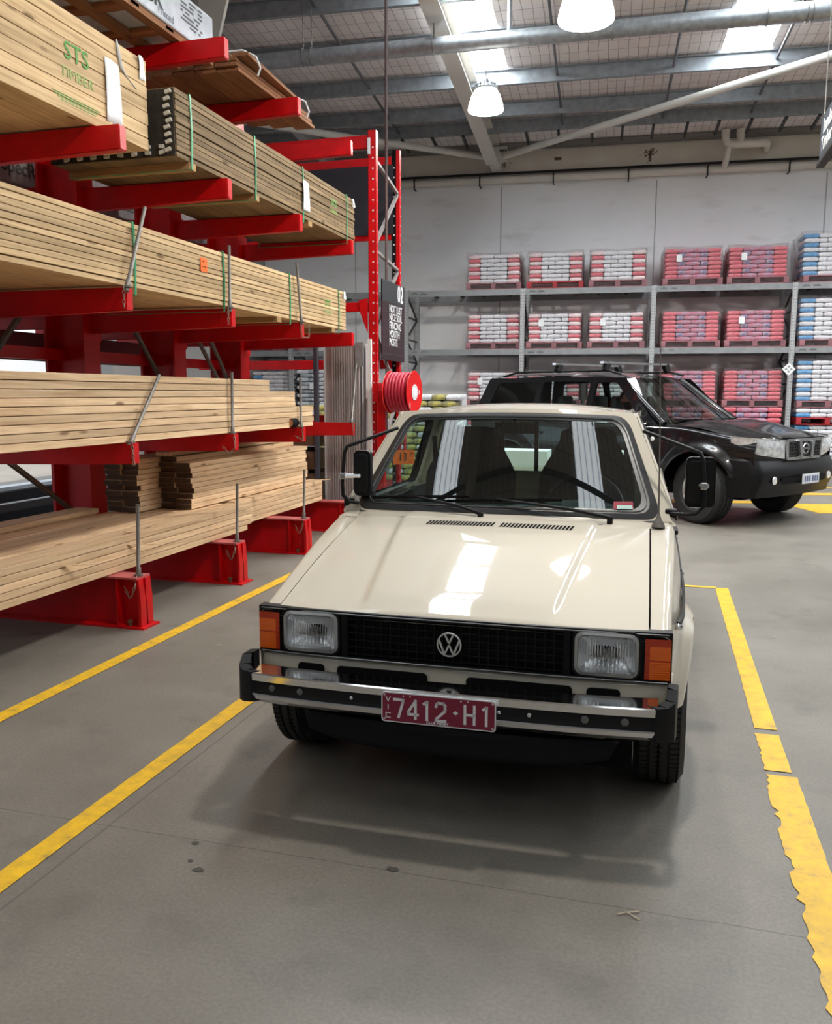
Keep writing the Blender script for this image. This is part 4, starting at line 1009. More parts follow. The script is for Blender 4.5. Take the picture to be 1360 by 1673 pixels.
# headlamps
LENS = mat('ribbed_lens', (0.97, 0.98, 0.99), 0.02)
_b = LENS.node_tree.nodes['Principled BSDF']; _b.inputs['Transmission Weight'].default_value = 1.0; _b.inputs['IOR'].default_value = 1.30
REFL = mat('lamp_reflector', (0.90, 0.92, 0.94), 0.22, metal=0.6)
for s_ in (-1, 1):
    cx, cz = s_*0.508, 0.620; y0 = fy(cx)-0.012
    hl = bpy.data.objects.new('headlamp', None); COL.objects.link(hl); hl.parent = car; hl.location = (cx, y0, cz)
    O_ = rrect(0.101, 0.072, 0.028, 6); I_ = rrect(0.092, 0.063, 0.024, 6); D_ = rrect(0.108, 0.079, 0.03, 6)
    g = G(); g.ring([(x, 0, z) for x, z in O_], [(x, -0.004, z) for x, z in I_]); g.ring([(x, 0, z) for x, z in O_], [(x, 0.03, z) for x, z in O_]); g.ring([(x, -0.004, z) for x, z in I_], [(x, 0.004, z) for x, z in rrect(.088, .059, .022, 6)])
    g.out('lamp_rim', mat('satin_lamp_rim', (0.42, 0.42, 0.41), 0.35, metal=.5), hl, smooth=30)
    g = G(); g.ring([(x, 0.004, z) for x, z in D_], [(x, 0.045, z) for x, z in D_]); g.ring([(x, 0.004, z) for x, z in D_], [(x, 0.004, z) for x, z in O_]); g.out('lamp_bezel', BLACK, hl)
    g = G()  # bowl
    prev = rrect(.088, .059, .022, 6)
    for k in range(1, 7):
        t = k/6; cur = [(x*(1-t*.75), z*(1-t*.75)) for x, z in rrect(.088, .059, .022+.03*t, 6)]
        g.ring([(x, 0.004+0.05*sqrt((k-1)/6), z) for x, z in prev], [(x, 0.004+0.05*sqrt(t), z) for x, z in cur]); prev = cur
    g.poly([(x, 0.054, z) for x, z in prev]); g.out('reflector', REFL, hl, smooth=60)
    g = G(); g.lathe([(0.0, 0.0), (0.018, 0.003), (0.018, 0.02)], (0, 0.015, 0.0), (0, 1, 0), 16); g.beam((-.05, .03, -.012), (.05, .03, -.012), .004, .004); g.out('bulb_cap', mat('lamp_shadow_cap', (0.25, 0.25, 0.25), 0.3, metal=.8), hl)
    g = G()
    nx_ = 88
    def lf(a, b):
        x = (-.09+.18*a); z = -.060+.120*b; rib = 0.0045*abs(sin(a*pi*22)) if (b > .55 or abs(a-.5) > .0) else 0
        if b < .45: rib = 0.0045*abs(sin((a+.012*sin(b*30))*pi*15))
        return (x, -0.006 - 0.006*(1-(2*a-1)**2)*(1-(2*b-1)**2) - rib, z)
    g.grid(lf, 176, 10); g.out('lens', LENS, hl, smooth=25)
# turn signals
AMB = mat('amber_lens', (0.80, 0.13, 0.008), 0.15, coat=.5, emis=0.0)
AMBD = mat('dark_amber_lens', (0.45, 0.03, 0.004), 0.15, coat=.5)
for s_ in (-1, 1):
    ts = bpy.data.objects.new('turn_signal', None); COL.objects.link(ts); ts.parent = car
    g = G(); xa, xb = 0.628, 0.708; z0, z1 = 0.546, 0.680
    def tf(a, b):
        x = xa + (xb-xa)*min(a*1.25, 1.0); y = fy(x)-0.012 + (0.075*(a-.8)/.2 if a > .8 else 0); 
        if a > .8: x = xb + 0.003*(a-.8)/.2
        return (s_*x, y - 0.0005*abs(sin(b*pi*18)), z0+(z1-z0)*b)
    V = g.grid(tf, 20, 72)
    for f in g.bm.faces:
        cz_ = f.calc_center_median()
        f.material_index = 1 if (cz_.z > 0.655 or abs(cz_.z-.608) < .003) else (2 if abs(cz_.x) < .645 else 0)
    g.out('amber_lens', [AMB, AMBD, AMBD], ts, smooth=20)
    g = G(); g.box(s_*0.615, s_*0.712, fy(.66)+0.0, fy(.66)+.03, z0-.005, z1+.005); g.out('housing', BLACK, ts)
# bumper
bp_ = bpy.data.objects.new('front_bumper', None); COL.objects.link(bp_); bp_.parent = car
def by(x): return 0.022 + 0.030*(abs(x)/.68)**3
prof = [(0.085, 0.512), (0.004, 0.508), (0.0, 0.504), (0.001, 0.481), (0.016, 0.477)]
prof2 = [(0.016, 0.440), (0.002, 0.436), (0.0, 0.431), (0.008, 0.414), (0.035, 0.395), (0.09, 0.388)]
def sweep(g, pr, xa, xb, n=40):
    g.grid(lambda a, b: (xa+(xb-xa)*a, by(xa+(xb-xa)*a)+pr[int(round(b*(len(pr)-1)))][0], pr[int(round(b*(len(pr)-1)))][1]), n, len(pr)-1)
g = G(); sweep(g, prof, -0.672, 0.672); sweep(g, prof2, -0.672, 0.672)
g.grid(lambda a, b: (-0.672+1.344*a, by(-0.672+1.344*a)+0.087, 0.388+0.124*b), 20, 1)
g.out('chrome_bar', mat('bumper_chrome', (0.80, 0.80, 0.80), 0.10, metal=1.0), bp_, smooth=25, recalc=True)
g = G(); sweep(g, [(0.014, 0.479), (0.010, 0.470), (0.010, 0.447), (0.014, 0.438)], -0.672, 0.672); g.out('rubber_strip', BLACK, bp_, smooth=40)
STUD = mat('grey_bolt_cap', (0.16, 0.16, 0.16), 0.4, metal=.5)
for x, r in ((-0.59, .011), (-0.485, .011), (-0.30, .0065), (0.19, .0065), (0.285, .0075), (0.455, .012), (0.575, .012)):
    g = G(); g.lathe([(r, 0), (r, 0.003), (r*.6, 0.006), (0.0, 0.0065)], (x, by(x)+0.010, 0.459), (0, -1, 0), 14); g.out('bolt_cap', STUD if r > .01 else ALU, bp_, smooth=50)
for s_ in (-1, 1):
    g = G(); P = [(0.668, by(.668)-.004), (0.700, by(.67)+0.004), (0.722, 0.075), (0.730, 0.12), (0.734, 0.19)]
    T = [(0.510, 0.405), (0.513, 0.402), (0.525, 0.40), (0.548, 0.402), (0.545, 0.43)]
    for i in range(4):
        (xa, ya), (xb, yb) = P[i], P[i+1]; (ta, ba), (tb, bb) = T[i], T[i+1]
        v = [g.bm.verts.new(q) for q in ((s_*xa, ya, ba), (s_*xb, yb, bb), (s_*xb, yb, tb), (s_*xa, ya, ta), (s_*(xa-.03), ya+.025, ba), (s_*(xb-.03), yb+.01, bb), (s_*(xb-.03), yb+.01, tb), (s_*(xa-.03), ya+.025, ta))]
        for q in ((0,1,2,3),(4,5,6,7),(0,1,5,4),(3,2,6,7)): g.face([v[k] for k in q])
        if i == 0: g.face([v[k] for k in (0, 3, 7, 4)])
        if i == 3: g.face([v[k] for k in (1, 2, 6, 5)])
    g.merge(); g.out('bumper_end_cap', mat('bumper_rubber', (0.008, 0.0085, 0.011), 0.6, spec=0.25), bp_, smooth=35)
    g = G(); g.box(s_*0.45-.02, s_*.45+.02, 0.1, 0.4, 0.42, 0.48); g.out('bumper_bracket', MBLACK, bp_)
# number plate
PLM = mat('maroon_plate', (0.22, 0.012, 0.04), 0.35)
npl = bpy.data.objects.new('number_plate', None); COL.objects.link(npl); npl.parent = car; npl.location = (0, 0.003, 0.455)
g = G(); pts = rrect(0.186, 0.050, 0.010, 4); g.prism(pts, lambda x, z: (x, -0.001, z), lambda x, z: (x, -0.004, z)); g.out('plate', PAPER, npl)
g = G(); pts = rrect(0.182, 0.046, 0.008, 4); g.prism(pts, lambda x, z: (x, -0.0042, z), lambda x, z: (x, -0.0048, z)); g.out('plate_face', PLM, npl)
g = G()
for x, z in ((-.176, .040), (-.176, -.040), (.176, .040), (.176, -.040), (-.112, .040), (-.090, .040), (.075, .040), (.098, .040)):
    g = G(); g.lathe([(0.0042 if abs(x) > .15 else .003, 0), (0.003, 0.0015), (0, 0.002)], (x, -0.0048, z), (0, -1, 0), 10); g.out('plate_screw', mat('pink_screw', (.6, .5, .5), .4, metal=.3), npl)
NUMW = mat('plate_letter_white', (0.78, 0.76, 0.78), 0.4)
def strokes(g, segs, cx, cz, w, h, t):
    for a, b in segs:
        A = Vector((cx+(a[0]-.5)*w, -0.0056, cz+(a[1]-.5)*h)); B = Vector((cx+(b[0]-.5)*w, -0.0056, cz+(b[1]-.5)*h)); d = (B-A).normalized()*t*.42
        g.beam(A-d, B+d, t, 0.0014, (0, 1, 0))
GL = {'7': [((0, 1), (1, 1)), ((1, 1), (.95, .82)), ((.95, .82), (.5, 0))], '4': [((.75, 0), (.75, 1)), ((.75, 1), (0, .38)), ((0, .38), (0, .22)), ((0, .22), (1, .22))],
      '1': [((.6, 0), (.6, 1)), ((.6, 1), (.15, .88))], '2': [((.0, .80), (.08, .95)), ((.08, .95), (.25, 1)), ((.25, 1), (.78, 1)), ((.78, 1), (.97, .88)), ((.97, .88), (.97, .66)), ((.97, .66), (.85, .52)), ((.85, .52), (.05, .12)), ((.05, .12), (0, 0)), ((0, 0), (1, 0))],
      'H': [((0, 0), (0, 1)), ((1, 0), (1, 1)), ((0, .5), (1, .5))], 'V': [((0, 1), (.5, 0)), ((.5, 0), (1, 1))], 'I': [((.5, 0), (.5, 1))], 'C': [((1, 1), (0, 1)), ((0, 1), (0, 0)), ((0, 0), (1, 0))]}
for ch, cx in (('7', -.128), ('4', -.080), ('1', -.037), ('2', .010), ('H', .103), ('1', .154)):
    g = G(); strokes(g, GL[ch], cx if ch != '1' else cx, -0.002, 0.030 if ch != '1' else .022, 0.058, 0.0085); g.out('plate_character', NUMW, npl)
g = G(); g.poly([(0.058+dx, -0.0055, dz) for dx, dz in ((-.009, 0), (0, -.007), (.009, 0), (0, .007))]); g.out('plate_diamond', NUMW, npl)
for ch, z in (('V', .027), ('I', .0), ('C', -.027)):
    g = G(); strokes(g, GL[ch], -.163, z, 0.014, 0.015, 0.003); g.out('plate_character', NUMW, npl)
text('plate_caption', 'CLUB PERMIT', 0.0105, NUMW, npl, (0.0, -0.0055, -0.0405), (pi/2, 0, 0), 0.0003, 1.15, 0.0004)
# front spoiler
g = G()
g.grid(lambda a, b: ((-0.56+1.12*a)*(1-.06*b), 0.205-0.035*b + 0.05*(abs(2*a-1))**3, 0.315-0.085*b*(1-.35*abs(2*a-1)**4)), 40, 4)
g.out('front_spoiler', mat('spoiler_black', (0.006, 0.0065, 0.009), 0.7, spec=0.2), car, smooth=40, solid=.006)
# wheels
for (y, st) in ((0.74, radians(-2)), (3.36, 0)):
    for s_ in (-1, 1): wheel(car, s_*0.700, y, 0.287, 0.172, 0.165, s_, st, treads=(y < 1))
# underbody and engine bay
g = G(); g.box(-.60, .60, 0.30, 4.0, 0.20, 0.30); g.box(-.60, .60, 1.1, 1.2, .3, .85); g.box(-.55, .55, 0.26, 1.15, 0.3, .66)
for s_ in (-1, 1): g.box(s_*.60, s_*.62, 0.42, 1.10, .25, .66); g.box(s_*.60, s_*.62, 2.9, 3.9, .25, .82)
g.out('underbody', MBLACK, car)

# ---- windscreen and greenhouse
def ws(s, t):
    wb, wt = 0.655, 0.508
    w = wb + (wt-wb)*t
    zb = 0.945 - 0.006*s*s; zt = 1.348 - 0.014*s*s
    yb = 1.160 + 0.070*s*s; yt = 1.490 + 0.060*s*s
    return Vector((w*s, yb+(yt-yb)*t, zb+(zt-zb)*t))
def ws_out(sc_s, sc_t0, sc_t1, r=0.16, n=8, sub=10):
    """closed outline in windscreen space: corners rounded, edges subdivided"""
    c = [(-1, 0), (1, 0), (1, 1), (-1, 1)]; base = []
    a = [(-sc_s, sc_t0), (sc_s, sc_t0), (sc_s, sc_t1), (-sc_s, sc_t1)]
    rs, rt = r*.7, r*1.15
    P = []
    for i in range(4):
        p = Vector(a[i]); q = Vector(a[(i+1) % 4]); o = Vector(a[i-1])
        def rr(d): return rs if abs(d.x) > abs(d.y) else rt
        d0 = (o-p); d1 = (q-p); p0 = p + d0.normalized()*rr(d0); p1 = p + d1.normalized()*rr(d1)
        for k in range(n): t = k/n; P.append((1-t)**2*p0 + 2*t*(1-t)*p + t*t*p1)
        nx = a[(i+1) % 4]; nn = Vector(nx); d2 = (p-nn); pe = nn + d2.normalized()*rr(d2)
        for k in range(sub): P.append(p1 + (pe-p1)*k/sub)
    return [ws(v.x, v.y) for v in P]
GLASS_O = ws_out(1.0, 0.0, 1.0)
SEAL_O = ws_out(1.045, -0.045, 1.035)
FRAME_O = ws_out(1.125, -0.10, 1.085, r=0.06)
# glass as a grid trimmed by the outline: fan of rings
def fill_from(outline, center_s=0.0, center_t=0.5, nr=8):
    pass
g = G()
def warp_rect(u, v, R=0.16):
    # square -> rounded rectangle in windscreen space
    s = 2*u-1; t = 2*v-1
    k = max(abs(s), abs(t)); 
    if k > 1e-6:
        a = abs(s)/k; b = abs(t)/k; c = min(a, b)
        f = 1 - (1-0.935)*(c**6)
        s *= f; t *= f
    return ws(s, (t+1)/2)
g.grid(lambda a, b: warp_rect(a, b), 48, 24)
wsn = g.out('windscreen', WSG, car, smooth=60)
g = G(); n = len(GLASS_O)
off = lambda P, d: [p + Vector((0, -0.77, 0.64))*d for p in P]
g.ring(off(ws_out(0.955, 0.045, 0.96), 0.003), off(GLASS_O, 0.007)); g.ring(off(GLASS_O, 0.007), off(SEAL_O, 0.003)); g.ring(off(SEAL_O, 0.003), off(SEAL_O, -0.01))
g.out('windscreen_seal', mat('window_rubber', (0.015, 0.015, 0.016), 0.35), car, smooth=50)
g = G(); g.ring(SEAL_O, FRAME_O); g.merge(); g.out('windscreen_frame', PAINT, car, smooth=50)
g = G(); g.tube(off(ws_out(0.985, 0.02, 0.985), 0.009), 0.0022, 5, closed=True); g.out('seal_insert', mat('grey_seal_insert', (0.12, 0.12, 0.12), 0.3), car)
# roof
def roof_f(a, b):
    s = 2*a-1; front = ws(s*1.125, 1.05)
    y = front.y + (2.50-front.y)*b
    hw_ = 0.1 + 0
    w = front.x if b == 0 else front.x + (s*0.572-front.x)*min(1, b*2.2)
    zc = front.z + (0.028*sm(b*2.2))*(1-abs(s)**2.6) + 0.006*sin(pi*b)
    ze = 1.357
    z = zc if b < 0.001 else zc
    if abs(s) > 0.9: z -= 0.020*((abs(s)-.9)/.1)**2*min(1, b*6)
    return (w, y, z)
g = G(); g.grid(roof_f, 48, 24)
g.out('roof', PAINT, car, smooth=60, solid=0.002)
for s_ in (-1, 1):
    def S2(y, z, dx=0.0): return Vector((s_*(0.727 - (z-0.915)*0.345 + dx), y, z))
    outer = [(1.205, 0.905), (2.56, 0.905), (2.50, 1.352), (1.60, 1.352)]
    inner = [(1.43, 0.945), (2.30, 0.945), (2.24, 1.305), (1.72, 1.305)]
    def path(pts, r):
        c = rpoly(pts, r, 5); out = []
        m_ = len(c)
        for i in range(m_): out.append(c[i])
        return out
    A = path(outer, 0.02); B = path(inner, [0.05, 0.06, 0.06, 0.07]); Cc = path([(p[0]+(.014 if i in (0, 3) else -.014), p[1]+(.012 if i < 2 else -.012)) for i, p in enumerate(inner)], [0.04, 0.05, 0.05, 0.06])
    g = G(); g.ring([S2(*p) for p in A], [S2(*p) for p in B]); g.ring([S2(*p) for p in A], [S2(p[0], p[1], -0.06) for p in A]); g.out('cab_side_frame', PAINT, car, smooth=50)
    g = G(); g.ring([S2(*p, .002) for p in B], [S2(*p, .002) for p in Cc]); g.ring([S2(*p, .002) for p in B], [S2(*p, -.04) for p in B]); g.out('side_window_seal', BLACK, car)
    g = G(); g.poly([S2(*p, -.004) for p in Cc]); g.out('side_window', SIDEG, car)
    g = G(); g.beam(S2(1.56, 0.955, 0.0), S2(1.80, 1.30, 0.0), 0.018, 0.02, (1, 0, 0)); g.out('quarter_light_bar', BLACK, car)
    g = G(); g.tube([S2(1.60, 1.355, 0.004), S2(2.48, 1.355, 0.004)], 0.006, 6); g.tube([ws(s_*1.125, -0.03)+Vector((s_*.004, .006, 0)), ws(s_*1.125, 0.5)+Vector((s_*.006, .008, 0)), ws(s_*1.125, 1.04)+Vector((s_*.006, .006, 0))], 0.006, 6); g.out('drip_rail', PAINT, car)
# rear cab wall with window
g = G(); A = rpoly([(-0.66, 0.90), (0.66, 0.90), (0.54, 1.36), (-0.54, 1.36)], .02, 5); B = rpoly([(-0.56, 1.00), (0.56, 1.00), (0.49, 1.30), (-0.49, 1.30)], .05, 5)
g.ring([(x, 2.50, z) for x, z in A], [(x, 2.50, z) for x, z in B]); g.box(-.66, .66, 2.49, 2.51, .3, .9); g.out('cab_rear_wall', PAINT, car)
g = G(); g.ring([(x, 2.485, z) for x, z in B], [(x*.97, 2.485, z*.97+.034) for x, z in B])
for x in (-0.2, 0.0, 0.2): g.box(x-.012, x+.012, 2.48, 2.495, 1.0, 1.3)
g.out('rear_window_bars', BLACK, car)
g = G(); g.poly([(x, 2.50, z) for x, z in B]); g.out('rear_window', SIDEG, car)
# tray
g = G(); g.box(-.66, .66, 2.53, 4.0, 0.50, 0.52); g.box(-.66, .66, 3.98, 4.06, .35, .90); g.out('tray_floor', PAINT, car)
for s_ in (-1, 1):
    g = G(); g.box(s_*.66, s_*.67, 2.53, 4.0, .5, .912); g.out('tray_inner_side', PAINT, car)
# cowl strip below the screen
g = G(); g.grid(lambda a, b: ((-.70+1.40*a), 1.104+0.055*b + 0.062*(2*a-1)**2*b, h_z(-.70+1.4*a if abs(-.70+1.4*a) < .637 else .637, 1.10)-.001 + 0.012*b), 40, 4); g.out('cowl_panel', PAINT, car, smooth=50)
# interior
INT = mat('interior_black_cloth', (0.012, 0.013, 0.014), 0.85); INTG = mat('interior_dark_trim', (0.03, 0.04, 0.042), 0.6)
g = G()
g.grid(lambda a, b: (-0.66+1.32*a, 1.20+0.34*b, 0.915+0.03*sin(pi*b)*(1 if a > .5 else .8) - 0.30*max(0, b-.8)), 24, 16)
g.box(-.66, .66, 1.5, 1.56, .45, .90); g.out('dashboard', INTG, car, smooth=50)
g = G(); g.grid(lambda a, b: (0.15+0.36*a, 1.36+0.12*b, 0.935+0.035*sin(pi*a)**.5*sin(pi*b)**.5), 12, 8); g.out('instrument_hood', INT, car, smooth=50)
g = G(); g.box(-.62, .62, 1.55, 2.48, .36, .42); 
for s_ in (-1, 1): g.box(s_*.64, s_*.66, 1.3, 2.48, .4, .92)
g.out('cabin_floor', INT, car)
for s_ in (-1, 1):
    st_ = bpy.data.objects.new('seat', None); COL.objects.link(st_); st_.parent = car; st_.location = (s_*0.315, 1.98, 0.5)
    def bk(a, b, f):
        w = 0.25 - 0.09*sm((b-.62)/.3); 
        s2 = 2*a-1
        return (w*s2*(1-.10*sm((b-.85)/.15)), 0.04+0.16*b + f*0.05*(1-abs(s2)**3)*(1-.4*b) - (0.03*abs(s2)**2 if f < 0 else 0), 0.03+0.74*b + (-.02*abs(s2)**4 if b > .9 else 0))
    g = G(); g.grid(lambda a, b: bk(a, b, -1), 16, 24); g.grid(lambda a, b: bk(a, b, 1), 16, 24); g.merge(.002); g.out('seat_back', INT, st_, smooth=60)
    g = G(); g.box(-.25, .25, -.40, .08, -.08, .06, None, .03); g.out('seat_cushion', INT, st_, smooth=60)
# steering wheel (driver on the picture's right)
g = G(); c = Vector((0.33, 1.66, 0.90)); ax = Vector((0, -0.85, 0.52)).normalized(); e1 = Vector((1, 0, 0)); e2 = ax.cross(e1)
g.tube([c + (e1*cos(2*pi*k/40)+e2*sin(2*pi*k/40))*0.185 for k in range(40)], 0.012, 8, closed=True)
for a in (200, 340, 270): g.beam(c, c+(e1*cos(radians(a))+e2*sin(radians(a)))*.18, 0.03, .01, ax)
g.lathe([(0.05, 0), (0.05, .02), (0, .025)], c, ax, 16); g.tube([c, c-ax*.25], .02, 8); g.out('steering_wheel', BLACK, car, smooth=50)
g = G(); g.box(-.10, .10, 1.60, 1.615, 1.26, 1.315, None, .006); g.tube([(0, 1.60, 1.29), (0, 1.57, 1.345)], .006, 6); g.out('interior_mirror', BLACK, car)
for s_ in (-1, 1):
    g = G(); g.tube([(s_*.58, 2.35, 1.2), (s_*.50, 2.1, .9), (s_*.42, 1.95, .62)], .018, 4); g.out('seat_belt', MBLACK, car)
g = G(); g.quad((0.485, 1.208, 0.962), (0.570, 1.228, 0.962), (0.565, 1.250, 0.992), (0.485, 1.232, 0.992)); stk = g.out('permit_sticker', mat('sticker_red', (0.32, 0.012, 0.035), 0.5), car, solid=.0005)
g = G(); g.quad((0.500, 1.208, 0.9635), (0.566, 1.223, 0.9635), (0.563, 1.232, 0.978), (0.500, 1.218, 0.978)); g.out('sticker_panel', mat('sticker_pale', (.55, .75, .7), .5), stk)
# wipers
def wiper(base, tip, blade_a, blade_b, nm='wiper'):
    e = bpy.data.objects.new(nm, None); COL.objects.link(e); e.parent = car
    g = G(); b0 = Vector(base); t0 = Vector(tip); mid = b0.lerp(t0, .35) + Vector((0, -.012, .016))
    g.tube([b0+Vector((0, 0, -.015)), b0+Vector((0, -.004, .014))], .013, 12); g.tube([b0+Vector((0, -.004, .010)), mid, t0], [.010, .008, .005], 8); g.out('wiper_arm', BLACK, e, smooth=50)
    g = G(); P = [Vector(p) for p in (blade_a, blade_b)]
    pts = [ws(blade_a[0]+(blade_b[0]-blade_a[0])*k/8, blade_a[1]+(blade_b[1]-blade_a[1])*k/8)+Vector((0, -.77, .64))*.014 for k in range(9)]
    g.tube(pts, .0045, 5); g.tube([p+Vector((0, -.77, .64))*(.008+.006*sin(pi*k/8)) for k, p in enumerate(pts)], .003, 5); g.out('wiper_blade', MBLACK, e)
    return e
wiper((-0.075, 1.115, 0.925), ws(-0.62, 0.085)+Vector((0, -.02, .014)), (-0.93, 0.06), (-0.22, 0.105))
wiper((0.475, 1.135, 0.925), ws(-0.02, 0.085)+Vector((0, -.02, .014)), (-0.30, 0.06), (0.42, 0.10))
# aerial
g = G(); g.lathe([(0.028, 0), (0.026, .008), (0.013, .03), (0.006, .05), (.004, .06)], (0.672, 1.125, 0.905), (0, 0, 1), 14); g.tube([(0.672, 1.125, .95), (0.665, 1.135, 1.25), (0.650, 1.15, 1.72)], [.004, .003, .002], 6)
g.out('aerial', DSTEEL, car, smooth=50)
# towing mirrors on tubular loops
for s_ in (-1, 1):
    mr_ = bpy.data.objects.new('towing_mirror', None); COL.objects.link(mr_); mr_.parent = car
    xo_ = s_*1.0
    base = (s_*(0.600 if s_ > 0 else 0.52), 1.36, 1.29); low = (s_*0.70, 1.26, 0.945)
    g = G(); X1 = 0.842 if s_ > 0 else 0.725
    g.tube([base, (s_*(X1-.05), 1.20, 1.225), (s_*(X1-.012), 1.19, 1.21), (s_*X1, 1.185, 1.18), (s_*(X1+.012), 1.185, 1.04), (s_*(X1+.008), 1.185, 0.985), (s_*(X1-.02), 1.19, 0.955), (s_*(X1-.06), 1.20, 0.95), low], .0085, 8); g.out('mirror_loop', BLACK, mr_, smooth=50)
    g = G(); g.box(s_*.70, s_*.75, 1.24, 1.29, .915, .965, None, .006); g.out('mirror_foot', BLACK, mr_)
    cx = s_*(X1-0.005) if s_ > 0 else s_*(X1-.072)
    g = G(); pts = rrect(0.060 if s_ > 0 else .040, 0.105, 0.022, 5); g.prism(pts, lambda x, z: (cx+x, 1.225, 1.085+z), lambda x, z: (cx+x, 1.262, 1.085+z)); g.prism(rrect(.05 if s_ > 0 else .03, .09, .02, 5), lambda x, z: (cx+x, 1.205, 1.085+z), lambda x, z: (cx+x, 1.226, 1.085+z)); g.out('mirror_head', BLACK, mr_, smooth=30)
    g = G(); g.poly([(cx+x*.93, 1.2635, 1.085+z*.95) for x, z in pts]); g.out('mirror_glass', CHROME, mr_)
    g = G(); g.tube([(s_*(X1+.02), 1.175, 1.075), (cx, 1.20, 1.075)], .011, 8); g.box(s_*(X1+.006)-.013, s_*(X1+.006)+.013, 1.165, 1.20, 1.06, 1.09, None, .004); g.out('clamp', ALU, mr_)
# ================================================ BLACK WAGON
BP = mat('black_car_paint', (0.004, 0.004, 0.005), 0.25, coat=0.55, spec=0.25)
SG = glass_mat('dark_side_glass', (0.62, 0.68, 0.66), 1.4, 0.0, 0.0)
SWS = glass_mat('wagon_windscreen_glass', (0.45, 0.52, 0.50), 1.5, 0.0, 0.06)
suv = thing('station_wagon', 'black four-wheel-drive wagon with roof bars driving behind the pickup', 'car', (1.60, 10.35, 0), radians(54.4))
def bh(x, y):
    t = (y-0.10)/1.15
    z = 1.00 + 0.135*sm(min(1, t*1.1)) + 0.03*sin(pi*max(0, min(1, t)))
    z -= 0.06*(abs(x)/.80)**3.2; z -= 0.055*(1-min(1, t/.12))**2
    z += 0.018*sm((abs(x)-.30)/.1)*sm((.62-abs(x))/.15)*sm((1-t)/.2)
    return z
def shw(y): return 0.80 + 0.075*sm(y/0.9) - 0.03*sm((y-4.0)/.7)
def szt(y): 
    if y < 1.25: return 0.955 + 0.125*sm(y/1.2)
    return 1.08 + 0.02*sm((y-1.3)/2)
SARCH = [(0.80, 0.38), (3.75, 0.38)]
for s_ in (-1, 1):
    for (ya, yb, nm) in ((0.16, 1.50, 'fender'), (1.508, 2.50, 'front_door'), (2.508, 3.42, 'rear_door'), (3.428, 4.62, 'rear_quarter')):
        g = side_panel(ya, yb, 0.04, shw, szt, (lambda y: 0.66) if nm == 'fender' else 0.80, arches=SARCH, zmin=lambda y: 0.40 if y > .5 else .55, zmid=0.82, bulge=0.03, side=s_, flare=0.055, ra=0.44, tuck=0.05, sh=0.05)
        g.merge(); o = g.out(nm, BP, suv, smooth=50)
        if 'door' in nm:
            g = G(); g.box(s_*0.905, s_*0.93, yb-.24, yb-.06, 0.93, 0.965, None, .008); g.out('door_handle', BP, o)
    g = G(); g.lathe([(0.03, 0), (0.02, .008), (0, .01)], (s_*0.895, 1.42, 0.93), (s_, 0, 0), 12); g.out('side_repeater', mat('pale_lens', (.7, .7, .65), .2), suv)
    g = G(); g.box(s_*.80, s_*.93, 1.40, 3.28, 0.36, 0.41, None, .01); g.out('side_step', BLACK, suv)
    for y in (0.80, 3.75): wheel(suv, s_*0.775, y, 0.378, 0.25, 0.22, s_, radians(-14) if y < 1 else 0)
g = G(); g.grid(lambda a, b: (-.80+1.60*a, 0.10+0.03*(2*a-1)**2*(1-b)+0.06*(abs(2*a-1))**4*(1-b)+1.17*b, bh(-.80+1.6*a, 0.10+1.17*b)), 40, 24); g.out('bonnet', BP, suv, smooth=60)
# front bumper: wraps round the corners
def bx_(a): # a 0..1 across, returns x,y of the plan curve
    s = 2*a-1; x = 0.90*(abs(s)**.9)*(1 if s > 0 else -1); y = 0.02 + 0.09*abs(s)**2.2 + 0.33*max(0, (abs(s)-.86)/.14)**1.6
    if abs(s) > .86: x = (1 if s > 0 else -1)*(0.785+0.105*((abs(s)-.86)/.14)**.6)
    return x, y
g = G()
def fb(a, b):
    x, y = bx_(a); z = 0.74 - 0.40*b
    bulge = -0.055*sin(pi*min(1, b*1.25)) + 0.05*max(0, b-.75)*4*.4
    return (x, y+bulge+0.05, z)
g.grid(fb, 60, 12); g.grid(lambda a, b: (bx_(a)[0], bx_(a)[1]+0.05+0.05*b, 0.74+.02*b), 60, 2)
sb = g.out('front_bumper', mat('bumper_black_paint', (0.005, 0.005, 0.006), 0.45, spec=0.25), suv, smooth=60)
g = G(); g.grid(lambda a, b: (-.48+.96*a, 0.0-.003+0.03*abs(2*a-1)**2, .56-.075*b), 20, 3); g.out('lower_intake', MBLACK, sb, smooth=50)
for s_ in (-1, 1):
    g = G(); g.lathe([(0.045, 0), (.042, .006), (0, .012)], (s_*0.60, 0.045, .53), (0, -1, 0), 18); g.out('fog_lamp', REFL, sb)
# nose panel around grille
g = G(); g.grid(lambda a, b: (-.785+1.57*a, 0.095+0.10*abs(2*a-1)**2.4-0.02*b, .72+.26*b-0.02*abs(2*a-1)**3*b), 40, 8); g.out('nose_panel', BP, suv, smooth=60)
g = G(); g.grid(lambda a, b: (-.36+.72*a, 0.058+.01*abs(2*a-1)**2, .765+.185*b), 16, 6); gl_ = g.out('grille', mat('grille_mesh_black', (.02, .02, .02), .5), suv, smooth=50)
GREYC = mat('satin_chrome', (0.62, 0.64, 0.66), 0.25, metal=1.0)
g = G()
for i in range(13):
    x = -.33+.055*i; g.beam((x, .052, .775), (x+.0, .05, .945), .006, .01, (0, 1, 0))
for i in range(5): g.beam((-.35, .052, .79+.035*i), (.35, .052, .79+.035*i), .006, .01, (0, 1, 0))
g.out('grille_bars', mat('grey_grille_bar', (.10, .10, .10), .4, metal=.5), gl_)
g = G(); g.beam((-.37, .05, .955), (.37, .05, .955), .03, .016, (0, 1, 0)); g.beam((-.37, .05, .755), (.37, .05, .755), .03, .016, (0, 1, 0))
